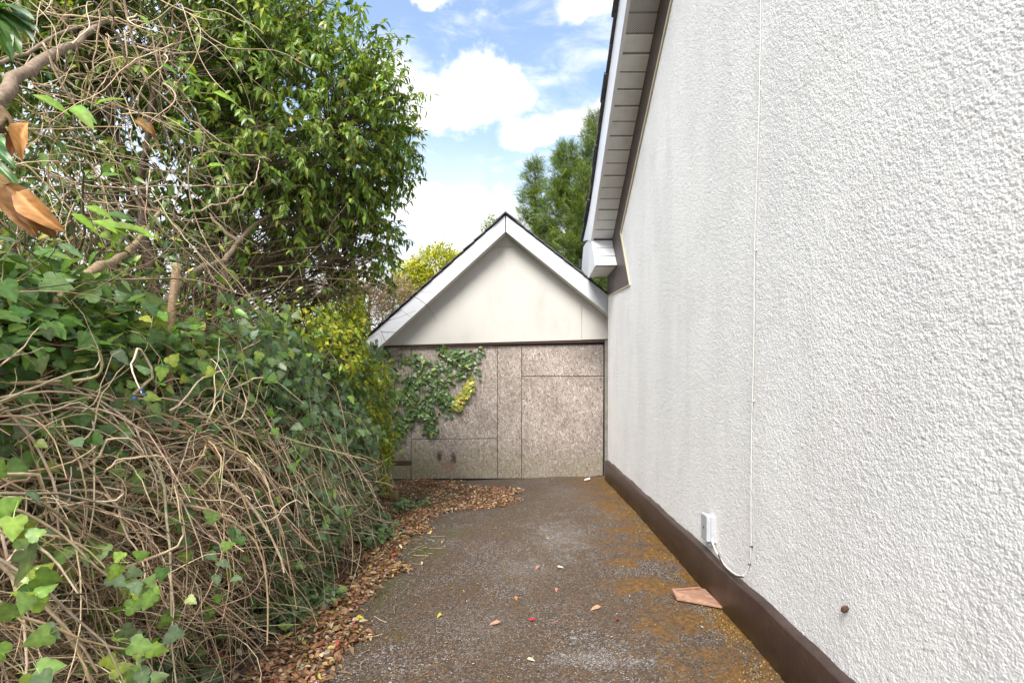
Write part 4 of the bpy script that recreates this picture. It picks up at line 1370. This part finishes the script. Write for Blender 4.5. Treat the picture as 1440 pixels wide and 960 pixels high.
# long bare climbing stems trailing across the near upper left, each its own part
tr = thing('trailing_vine', tuple(at(60, 420, 1.9)), 'long bare pale vine stems trailing through the air at upper left', 'vine')
LONG = [[(100, 190), (130, 200), (180, 205), (250, 206)], [(60, 60), (120, 180), (180, 250), (230, 300), (290, 350)], [(150, -10), (175, 80), (190, 150), (230, 220)], [(170, -10), (200, 100), (260, 160), (330, 210), (380, 225)],
        [(40, 180), (110, 215), (180, 235), (240, 240), (300, 235)], [(-10, 130), (50, 160), (100, 230), (130, 290), (120, 360)], [(0, 60), (80, 70), (150, 95), (230, 130)], [(90, -10), (100, 60), (80, 150), (40, 230)],
        [(210, 110), (225, 160), (240, 210), (290, 250), (360, 262)], [(0, 225), (60, 240), (130, 262), (230, 262), (330, 262)], [(230, 280), (270, 330), (300, 380)], [(60, 20), (140, 25), (200, 30), (260, 45)],
        [(20, 300), (90, 300), (150, 320), (210, 340)], [(100, 130), (105, 170), (95, 195), (90, 210)], [(250, 300), (300, 290), (350, 265), (365, 225)], [(10, 20), (60, 90), (150, 110), (220, 60), (280, 20)],
        [(120, 90), (150, 170), (175, 240), (200, 300), (235, 345)], [(40, 90), (70, 170), (115, 260), (130, 350)], [(0, 330), (60, 335), (110, 345)], [(-10, 0), (40, 40), (90, 110), (170, 150), (260, 180)]]
for q, L_ in enumerate(LONG):
    Yv = 1.7 + 0.05 * q + rng.uniform(0, .3)
    pts = [at(px, py, Yv + .12 * i) for i, (px, py) in enumerate(L_)]
    r0 = rng.uniform(.0028, .0065)
    limb('stem', pts, r0, r0 * .5, M_BARK, tr, pal([(.36, .26, .17), (.30, .22, .14), (.22, .16, .11), (.46, .36, .25)], 1)[0], 26, .006, 6)
n = 240
p0 = np.stack([rng.uniform(-20, 280, n), rng.uniform(-40, 300, n), rng.uniform(1.9, 3.0, n)], -1)
p0 = np.array([tuple(at(*q)) for q in p0])
P = grow(p0, np.stack([rng.normal(.4, .6, n), rng.normal(.2, .5, n), rng.normal(-.3, .6, n)], -1), rng.uniform(.25, .7, n), 12, .28, .03, .08)
stems('twigs', P, rng.uniform(.0012, .0036, n)[:, None] * np.linspace(1, .4, 12)[None], pal(TAN + BRK[1:2], n, .2), M_TWIG, tr, 4)
lv = np.array([tuple(at(px, py, Y_)) for px, py, Y_ in ((110, 155, 1.7), (100, 150, 1.72), (45, 133, 1.7), (130, 150, 1.75), (140, 310, 1.8), (155, 318, 1.82), (120, 290, 1.8), (175, 320, 1.85), (142, 328, 1.8), (100, 300, 1.8), (215, 210, 2.2), (225, 90, 2.0), (190, 20, 1.9),
                                                               (290, 235, 2.6), (260, 100, 2.1), (150, 300, 1.9), (130, 310, 1.75), (300, 130, 2.4), (280, 180, 2.5))])
n = len(lv)
foliage(tr, BROAD, lv, frames(np.stack([rng.normal(.8, .5, n), rng.normal(0, .3, n), rng.normal(-.1, .4, n)], -1), np.array([.0, -.8, .7]) + rng.normal(0, .2, (n, 3))), rng.uniform(.07, .11, n), pal([(.13, .27, .03), (.2, .33, .04), (.08, .18, .04)], n), M_SOFT, n_parts=n)

# thick grey boughs crossing the near upper left corner
bg = thing('bough', tuple(at(10, 130, 1.9)), 'thick pale bough entering at upper left', 'branch')
limb('bough', [Vector((-2.75, .9, 0)), Vector((-2.6, 1.05, 1.2)), Vector((-2.25, 1.35, 2.0)), at(-30, 150, 1.7), at(20, 115, 1.85), at(70, 80, 2.1), at(110, 55, 2.4), at(155, 25, 2.8)], .034, .011, M_BARK, bg, (.25, .19, .14), 34, .006)
limb('side_branch', [Vector((-2.45, 1.2, 1.7)), Vector((-2.25, 1.5, 2.3)), at(-30, 90, 1.8), at(30, 75, 2.0), at(90, 48, 2.2), at(150, 28, 2.6)], .009, .005, M_BARK, bg, (.25, .19, .14), 14, .005)
b2 = thing('bough', tuple(at(140, 380, 2.4)), 'smooth tan bough rising from the ivy at left', 'branch')
limb('bough', [Vector((-2.6, 2.0, 0)), Vector((-2.4, 2.05, 1.2)), at(110, 400, 2.2), at(150, 372, 2.4), at(180, 352, 2.6), at(200, 330, 2.9), at(230, 290, 3.3)], .028, .010, M_BARK, b2, (.32, .24, .15), 26, .005)
limb('side_branch', [at(172, 357, 2.55), at(190, 360, 2.7), at(215, 362, 2.9)], .010, .006, M_BARK, b2, (.32, .24, .15), 10, .003)
b3 = thing('bough', tuple(at(400, 400, 4.0)), 'long bough running low through the laurel towards the garage', 'branch')
limb('bough', [Vector((-2.6, 2.9, 0)), Vector((-2.5, 2.95, 1.3)), at(260, 395, 3.2), at(310, 370, 3.6), at(335, 340, 3.9), at(365, 310, 4.2), at(400, 290, 4.6)], .03, .009, M_BARK, b3, (.2, .155, .11), 26, .008)
limb('side_branch', [at(335, 340, 3.9), at(310, 320, 3.9), at(295, 300, 4.0)], .016, .008, M_BARK, b3, (.24, .19, .13), 10, .005)
sawn = thing('sawn_stem', tuple(at(245, 425, 2.7)), 'pale sawn off upright stem standing in the ivy', 'stem')
limb('stem', [at(232, 900, 2.7), at(236, 600, 2.7), at(241, 440, 2.7), at(245, 405, 2.72), at(249, 371, 2.75)], .022, .019, M_BARK, sawn, (.40, .28, .18), 10, .002)

# brown dead leaves and long green leaves of the plant nearest the camera
mag = thing('magnolia_branch', tuple(at(-10, 250, 1.0)), 'drooping branch end with large curled brown dead leaves at left', 'branch')
limb('twig', [Vector((-2.6, .55, 0)), Vector((-2.5, .6, 1.3)), Vector((-1.9, .85, 2.1)), at(-60, 180, 1.0), at(-10, 150, 1.02), at(14, 170, 1.03), at(18, 185, 1.03)], .018, .004, M_BARK, mag, (.2, .13, .08), 26)
limb('twig', [Vector((-1.9, .85, 2.08)), at(-60, 250, 1.0), at(-10, 255, 1.0), at(12, 262, 1.0)], .010, .005, M_BARK, mag, (.2, .13, .08), 10)
BRN = [(.32, .155, .05), (.24, .105, .035), (.40, .21, .08), (.18, .08, .028)]
big_leaf = leaf_template(.24, .30, .22)
for (px, py, Yv, tx, ty, sz) in ((40, 172, 1.03, 12, 218, .072), (22, 185, 1.04, 12, 212, .05), (12, 262, 1.0, 62, 325, .115), (8, 268, 1.01, 42, 322, .10), (22, 268, .99, 74, 318, .10), (2, 262, 1.02, 28, 300, .08), (-14, 245, 1.0, 20, 275, .06),
                                 (190, 168, 1.7, 222, 192, .075), (205, 172, 1.72, 220, 195, .06), (126, 180, 1.75, 134, 190, .03)):
    a_, b_ = at(px, py, Yv), at(tx, ty, Yv - .02)
    d = np.array([tuple(b_ - a_)])
    fr = frames(d, np.array([[rng.normal(0, .3), -1, rng.normal(.1, .2)]]))
    fl_ = fine_leaf(.25, rng.uniform(.3, .8), rng.uniform(.1, .5), .05, int(px * 7 + py) % 1000)
    o = bpy.data.objects.new('leaf', np_mesh('leaf', fl_[0], fl_[1], M_DRY, pal(BRN, 1, .3)[0][None] * fl_[2][:, None], True))
    o.matrix_basis = Matrix.Translation(a_ - mag.location) @ Matrix([list(r) for r in fr[0]]).to_4x4() @ Matrix.Diagonal((sz, sz, sz, 1))
    link(o, mag)
    o['label'] = 'large curled brown dead leaf'
gl = thing('evergreen_branch', tuple(at(-10, 30, 1.1)), 'branch tip with long glossy green leaves in the upper left corner', 'branch')
limb('twig', [Vector((-2.5, .6, 1.3)), Vector((-1.9, .9, 2.4)), at(-70, 0, 1.1), at(-20, 15, 1.1), at(5, 20, 1.1)], .008, .004, M_BARK, gl, (.15, .13, .07), 8)
for (px, py, tx, ty, sz) in ((-5, 15, 62, 28, .10), (-5, 18, 55, 45, .10), (-5, 20, 35, 75, .095), (-8, 20, 15, 82, .10), (-8, 10, 45, 8, .09), (-10, 20, 28, 60, .09), (-12, 200, 30, 240, .075), (-15, 225, 34, 268, .08), (-10, 190, 22, 215, .06), (-16, 240, 30, 275, .075), (-20, 15, 10, -5, .08)):
    a_, b_ = at(px, py, 1.1), at(tx, ty, 1.07)
    fr = frames(np.array([tuple(b_ - a_)]), np.array([[rng.normal(0, .25), -.6, 1.0 + rng.normal(0, .2)]]))
    fl_ = fine_leaf(.17, .4, .25, .02, int(abs(px) * 7 + py) % 1000)
    o = bpy.data.objects.new('leaf', np_mesh('leaf', fl_[0], fl_[1], M_GLOSSY, pal([(.06, .15, .04), (.10, .22, .05)], 1)[0][None] * fl_[2][:, None], True))
    o.matrix_basis = Matrix.Translation(a_ - gl.location) @ Matrix([list(r) for r in fr[0]]).to_4x4() @ Matrix.Diagonal((sz * 1.1, sz * 1.1, sz * 1.1, 1))
    link(o, gl)

# ------------------------------------------------------------------ trees and shrubs beyond the garage
def bush(name, label, cat_, blobs, n, size, cols, wts, mat=M_SOFT, tpl=OVAL, trunk=None, shell=.55, nrm=(.0, -.3, .9), twig=0, twc=BRK):
    b0 = Vector((blobs[0][0][0], blobs[0][0][1], -.1))
    th = thing(name, tuple(b0), label, cat_)
    locs, outs = [], []
    tot = sum(r[0] * r[1] + r[1] * r[2] + r[0] * r[2] for _, r in blobs)
    for c, r in blobs:
        k_ = int(n * (r[0] * r[1] + r[1] * r[2] + r[0] * r[2]) / tot)
        dv = sphere(k_)
        lump = 1 + .13 * np.sin(dv[:, 0] * 9 + c[0]) * np.sin(dv[:, 2] * 8 + c[2]) + rng.normal(0, .05, k_)
        locs.append(np.array(c) + dv * np.array(r) * (rng.uniform(shell, 1, k_) * lump)[:, None])
        outs.append(dv)
        limb('trunk' if c is blobs[0][0] else 'limb', [b0, (b0 + Vector(c)) / 2 + Vector((rng.normal(0, .1), rng.normal(0, .1), 0)), Vector(c) + Vector((0, 0, r[2] * .5))], .09, .02, M_BARK, th, (.14, .1, .07), 12, .01)
        if twig:
            tn = int(twig / len(blobs))
            dv2 = sphere(tn)
            T0 = np.array(c) + dv2 * np.array(r) * .3
            P_ = grow(T0, dv2 + np.array([0, 0, .6]), rng.uniform(.5, 1.1, tn) * max(r), 9, .12)
            stems('twigs', P_, rng.uniform(.004, .009, tn)[:, None] * np.linspace(1, .4, 9)[None], pal(twc, tn), M_TWIG, th, 4)
    loc = np.concatenate(locs)
    o_ = np.concatenate(outs)
    k_ = len(loc)
    d_ = rng.normal(0, .6, (k_, 3)) + o_ * .6 + np.array([0, 0, -.2])
    foliage(th, tpl, loc, frames(d_, np.array(nrm) + o_ * .5 + rng.normal(0, .4, (k_, 3))), rng.uniform(*size, k_), pal(cols, k_, .2, wts), mat, 'crown')
    return th


YEL = [(.44, .42, .03), (.33, .37, .03), (.52, .47, .05), (.20, .27, .03)]
c1, c2, c3 = at(620, 375, 15), at(580, 395, 14.5), at(650, 372, 15.6)
bush('golden_bush', 'bright golden yellow bush behind the garage roof', 'bush', [(tuple(c1 - Vector((0, 0, .1))), (.85, .9, .75)), (tuple(c2), (.6, .7, .6)), (tuple(c3 - Vector((0, 0, .3))), (.7, .8, .7)), (tuple(at(600, 420, 14.5)), (.8, .8, .8))], 13000, (.06, .12), YEL, [4, 4, 2, 2])
PALE = [(.24, .25, .13), (.30, .27, .15), (.17, .2, .09), (.36, .28, .18)]
bush('pale_shrub', 'pale olive twiggy shrub between the hedge and the garage', 'shrub', [(tuple(at(520, 430, 11.5)), (.75, .7, .85)), (tuple(at(480, 430, 11.0)), (.7, .7, .8)), (tuple(at(555, 425, 12.0)), (.6, .6, .6))], 5200, (.03, .07), PALE, None, twig=700, twc=[(.32, .2, .13), (.38, .28, .18), (.26, .17, .11)])
bush('green_shrub', 'dark green shrub low behind the end of the fence', 'shrub', [(tuple(at(470, 500, 9.5)), (.8, .8, .8)), (tuple(at(430, 470, 9.2)), (.8, .8, .9))], 6000, (.05, .09), LAU, None)
bush('distant_tree', 'thin treetop just showing past the garage ridge', 'tree', [(tuple(at(690, 330, 24)), (.5, .5, .9))], 500, (.08, .16), LAU, None, twig=60)


def conifer(name, label, base, height, width, n, cols):
    th = thing(name, base, label, 'tree', 'conifers behind the garage')
    b = Vector(base)
    limb('trunk', [b, b + Vector((.05, 0, height * .5)), b + Vector((0, 0, height * .98))], .16, .012, M_BARK, th, (.13, .09, .06), 16, .01)
    nb = int(height * 40)
    hz = rng.uniform(.08, 1, nb) ** .8
    az = rng.uniform(0, 2 * np.pi, nb)
    ln = width * (1 - hz) ** .75 * rng.uniform(.65, 1.12, nb) + .12
    p0 = np.stack([np.full(nb, b.x), np.full(nb, b.y), b.z + hz * height], -1)
    d0 = np.stack([np.cos(az), np.sin(az), np.full(nb, .55)], -1)
    P_ = grow(p0, d0, ln * 1.1, 8, .08, -.02)
    stems('branches', P_, (.006 + .012 * (1 - hz))[:, None] * np.linspace(1, .3, 8)[None], pal([(.14, .1, .06)], nb), M_TWIG, th, 4)
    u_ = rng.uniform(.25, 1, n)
    wb = rng.choice(nb, n, p=ln / ln.sum())
    f = u_ * 6.999
    i_ = f.astype(int)
    q = (f - i_)[:, None]
    lc_ = P_[wb, i_] * (1 - q) + P_[wb, i_ + 1] * q
    ax = unit(P_[wb, i_ + 1] - P_[wb, i_])
    d_ = unit(ax * 1.0 + rng.normal(0, .6, (n, 3)) + np.array([0, 0, -.15]))
    lc_ = lc_ + rng.normal(0, .05, (n, 3))
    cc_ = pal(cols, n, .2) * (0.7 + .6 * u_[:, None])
    # flat feathery sprays
    V_ = [(0, 0, 0)]
    F_ = []
    for s_ in range(5):
        x0 = s_ * .2
        V_ += [(x0, .02, 0), (x0 + .26, .22 * (1 - .13 * s_), .03), (x0 + .08, -.01, 0), (x0 + .26, -.22 * (1 - .13 * s_), .03)]
        m_ = 1 + 4 * s_
        F_ += [(m_, m_ + 1, m_ + 2), (m_, m_ + 2, m_ + 3)]
    foliage(th, (np.array(V_), np.array(F_)), lc_, frames(d_, rng.normal(0, .5, (n, 3)) + np.array([0, -.5, .8])), rng.uniform(.14, .28, n), cc_, M_SOFT, 'crown')


CON = [(.07, .125, .028), (.11, .165, .03), (.175, .225, .04), (.045, .085, .024)]
for px, py, Yv, wd, n, lb in ((838, 160, 16.0, 2.5, 30000, 'tallest pointed green conifer beside the house eave'), (797, 205, 15.0, 2.2, 26000, 'bushy middle conifer behind the garage ridge'), (752, 228, 16.0, 1.9, 20000, 'slim dark conifer leftmost behind the garage roof'), (822, 235, 14.2, 1.7, 12000, 'low conifer just above the right slope of the garage roof')):
    p = at(px, py, Yv)
    conifer('conifer', lb, (p.x, Yv, -.1), p.z + .1, wd, n, CON)

# ------------------------------------------------------------------ fallen leaves
LIT = [(.30, .16, .085), (.38, .23, .14), (.20, .095, .05), (.47, .34, .22), (.32, .085, .055), (.44, .36, .10), (.56, .47, .36), (.14, .085, .05)]
n = 15000
yy = rng.uniform(1.3, 8.7, n)
edge_x = -1.05 - 0.10 * sst(yy, 2.2, 5.5) + 1.0 * sst(yy, 5.8, 6.9) * (1 - sst(yy, 7.7, 8.45)) + .07 * np.sin(yy * 5) + .05 * np.sin(yy * 11)
xx = edge_x - np.abs(rng.normal(0, 1, n)) * (.28 + .35 * sst(yy, 5.8, 6.8)) + rng.normal(0, .035, n)
kp = (xx > XF + .05)
xx, yy = xx[kp], yy[kp]
ya = rng.uniform(5.0, 8.75, 3600)
xa = rng.uniform(XF - .15, -1.25, 3600)
xx, yy = np.concatenate([xx, xa]), np.concatenate([yy, ya])
n = len(xx)
zz = np.where(xx < -1.45, verge_z(xx, yy), ground_z(xx, yy) + .004) + np.abs(rng.normal(0, .012, n)) + .004
loc = np.stack([xx, yy, zz], -1)
N = unit(np.array([0, 0, 1.0]) + rng.normal(0, .38, (n, 3)))
d = rng.normal(0, 1, (n, 3))
d = unit(d - N * (d * N).sum(-1, keepdims=True))
V, F = scatter(BROAD, loc, frames(d, N), rng.uniform(.022, .058, n))
lt = mk('leaf_litter', V, F, M_DRY, None, np.repeat(pal(LIT, n, .25, [4, 4, 3, 2.5, 1.4, .9, 1.2, 2.5]), len(BROAD[0]), axis=0))
tag(lt, 'brown fallen leaves drifted along the left edge of the driveway', 'leaf litter', kind='stuff')
# crumbs of leaf and twig over the open tarmac
n = 900
xx = rng.uniform(-1.3, 1.25, n)
yy = 1.6 * (8.7 / 1.6) ** rng.random(n)
N = unit(np.array([0, 0, 1.0]) + rng.normal(0, .25, (n, 3)))
d = rng.normal(0, 1, (n, 3))
V, F = scatter(OVAL, np.stack([xx, yy, ground_z(xx, yy) + .008], -1), frames(d - N * (d * N).sum(-1, keepdims=True), N), rng.uniform(.006, .022, n))
tag(mk('leaf_crumbs', V, F, M_DRY, None, np.repeat(pal(LIT, n, .25), len(OVAL[0]), axis=0)), 'crumbs of dead leaf scattered over the tarmac', 'leaf litter', kind='stuff')
n = 130
xx = rng.uniform(-1.5, -.85, n)
yy = rng.uniform(1.6, 5.5, n)
p0 = np.stack([xx, yy, ground_z(xx, yy) + .012], -1)
P = grow(p0, np.stack([rng.normal(0, 1, n), rng.normal(0, 1, n), np.zeros(n)], -1), rng.uniform(.04, .15, n), 7, .3)
P[..., 2] = ground_z(P[..., 0], P[..., 1]) + .010 + .01 * rng.random((n, 1))
V, F = tubes(P, rng.uniform(.0008, .002, n)[:, None] * np.ones((1, 7)), 4)
tag(mk('twig_litter', V, F, M_BARK, None, np.repeat(pal(TAN, n), 28, axis=0)), 'thin dry twigs lying along the driveway edge', 'twigs', kind='stuff')
# single fallen leaves one can point at
FL = [((783, 800), .062, (.62, .60, .50), 'pale cream leaf lying alone in the middle of the driveway'), ((743, 874), .052, (.50, .035, .05), 'bright red leaf on the tarmac left of centre'), ((867, 874), .050, (.42, .02, .03), 'small deep red leaf nearest the right side of the driveway'),
      ((758, 798), .058, (.45, .20, .16), 'pinkish dry leaf beside the pale cream leaf'), ((782, 829), .05, (.48, .20, .16), 'pink leaf below the pale cream leaf'), ((501, 871), .05, (.62, .50, .02), 'bright yellow leaf at the edge of the litter'), ((845, 855), .075, (.5, .27, .17), 'long salmon coloured leaf on the right of the driveway'),
      ((593, 791), .045, (.62, .60, .42), 'small cream leaf on the left mossy tarmac'), ((768, 760), .035, (.52, .46, .25), 'tiny straw coloured leaf in the pale worn patch'), ((700, 744), .06, (.22, .11, .05), 'curled brown leaf on the far tarmac'), ((725, 842), .05, (.40, .19, .08), 'orange brown leaf near the centre of the driveway'),
      ((620, 866), .045, (.55, .45, .05), 'small yellow leaf on the dark tarmac'), ((741, 928), .045, (.58, .52, .36), 'pale leaf low in the middle of the driveway'), ((846, 760), .05, (.50, .26, .2), 'pink leaf in the far worn patch by the moss'), ((664, 722), .05, (.52, .40, .25), 'tan leaf near the tip of the leaf drift'), ((704, 877), .07, (.45, .25, .17), 'thin pinkish leaf beside the red leaf'),
      ((459, 890), .06, (.60, .52, .03), 'yellow leaf among the ivy at lower left'), ((623, 762), .05, (.46, .30, .12), 'light brown leaf beside the leaf drift')]
for (px, py), sz, cl, lb in FL:
    Yg = CAM_H * FPX / (py - VPY)
    x_ = (px - VPX) / FPX * Yg
    an = rng.uniform(0, 6.28)
    fr = frames(np.array([[math.cos(an), math.sin(an), .05]]), np.array([[rng.normal(0, .25), -.35, 1.0]]))[0]
    o = bpy.data.objects.new('fallen_leaf', np_mesh('fallen_leaf', BROAD[0], BROAD[1], M_DRY, np.array(cl), True))
    o.matrix_basis = Matrix.Translation((x_, Yg, float(ground_z(x_, Yg)) + .020)) @ Matrix([list(r) for r in fr]).to_4x4() @ Matrix.Diagonal((sz, sz, sz, 1))
    link(o)
    tag(o, lb, 'leaf', 'single fallen leaves')
p = at(826, 673, 8.4)
pz = float(ground_z(p.x, 8.4))
tag(prism('paper_scrap', [(p.x - .05, 8.38, pz + .012), (p.x + .045, 8.40, pz + .03), (p.x + .05, 8.5, pz + .04), (p.x - .04, 8.47, pz + .015)], (0, 0, .003), M_PAPER), 'crumpled white scrap lying at the foot of the garage boards', 'litter')
p = at(553, 702, 6.75)
tag(poly('stone', [(p.x - .06, 6.7, .0), (p.x + .05, 6.7, .0), (p.x + .06, 6.85, .0), (p.x - .06, 6.85, .0), (p.x - .05, 6.71, .10), (p.x + .04, 6.72, .12), (p.x + .045, 6.83, .11), (p.x - .04, 6.84, .09)], [(0, 1, 2, 3), (4, 5, 6, 7), (0, 1, 5, 4), (1, 2, 6, 5), (2, 3, 7, 6), (3, 0, 4, 7)], M_TIMBER, None, .012), 'small pale block standing in the leaves by the leaning stem', 'block')

# ------------------------------------------------------------------ moss along the wall and the drive edge
n = 5200
yy = 1.5 * (8.4 / 1.5) ** rng.random(n)
xx = XW - .035 - np.abs(rng.normal(0, .10, n)) - .10 * np.maximum(0, np.sin(yy * 3.1) + np.sin(yy * 7.7 + 2)) * rng.random(n)
sel = (np.sin(yy * 2.3 + 1) + np.sin(yy * 6.1) + np.sin(yy * 13.0) + rng.normal(0, .7, n)) > -.35
xx, yy = xx[sel], yy[sel]
n = len(xx)
tuft = (np.array([(-.5, -.3, 0), (.5, -.3, 0), (0, .55, 0), (.05, 0, .75)], float), np.array([(0, 1, 3), (1, 2, 3), (2, 0, 3)]))
d = np.stack([rng.normal(0, 1, n), rng.normal(0, 1, n), np.zeros(n)], -1)
N = np.array([0, 0, 1.0]) + rng.normal(0, .35, (n, 3))
V, F = scatter(tuft, np.stack([xx, yy, ground_z(xx, yy) + .0005], -1), frames(d, N), rng.uniform(.004, .012, n))
tag(mk('moss', V, F, M_MOSS, None, np.repeat(pal([(.17, .085, .022), (.23, .12, .032), (.12, .065, .02), (.14, .11, .025), (.28, .19, .08)], n, .25), 4, axis=0)), 'orange brown moss tufts along the foot of the wall', 'moss', kind='stuff')
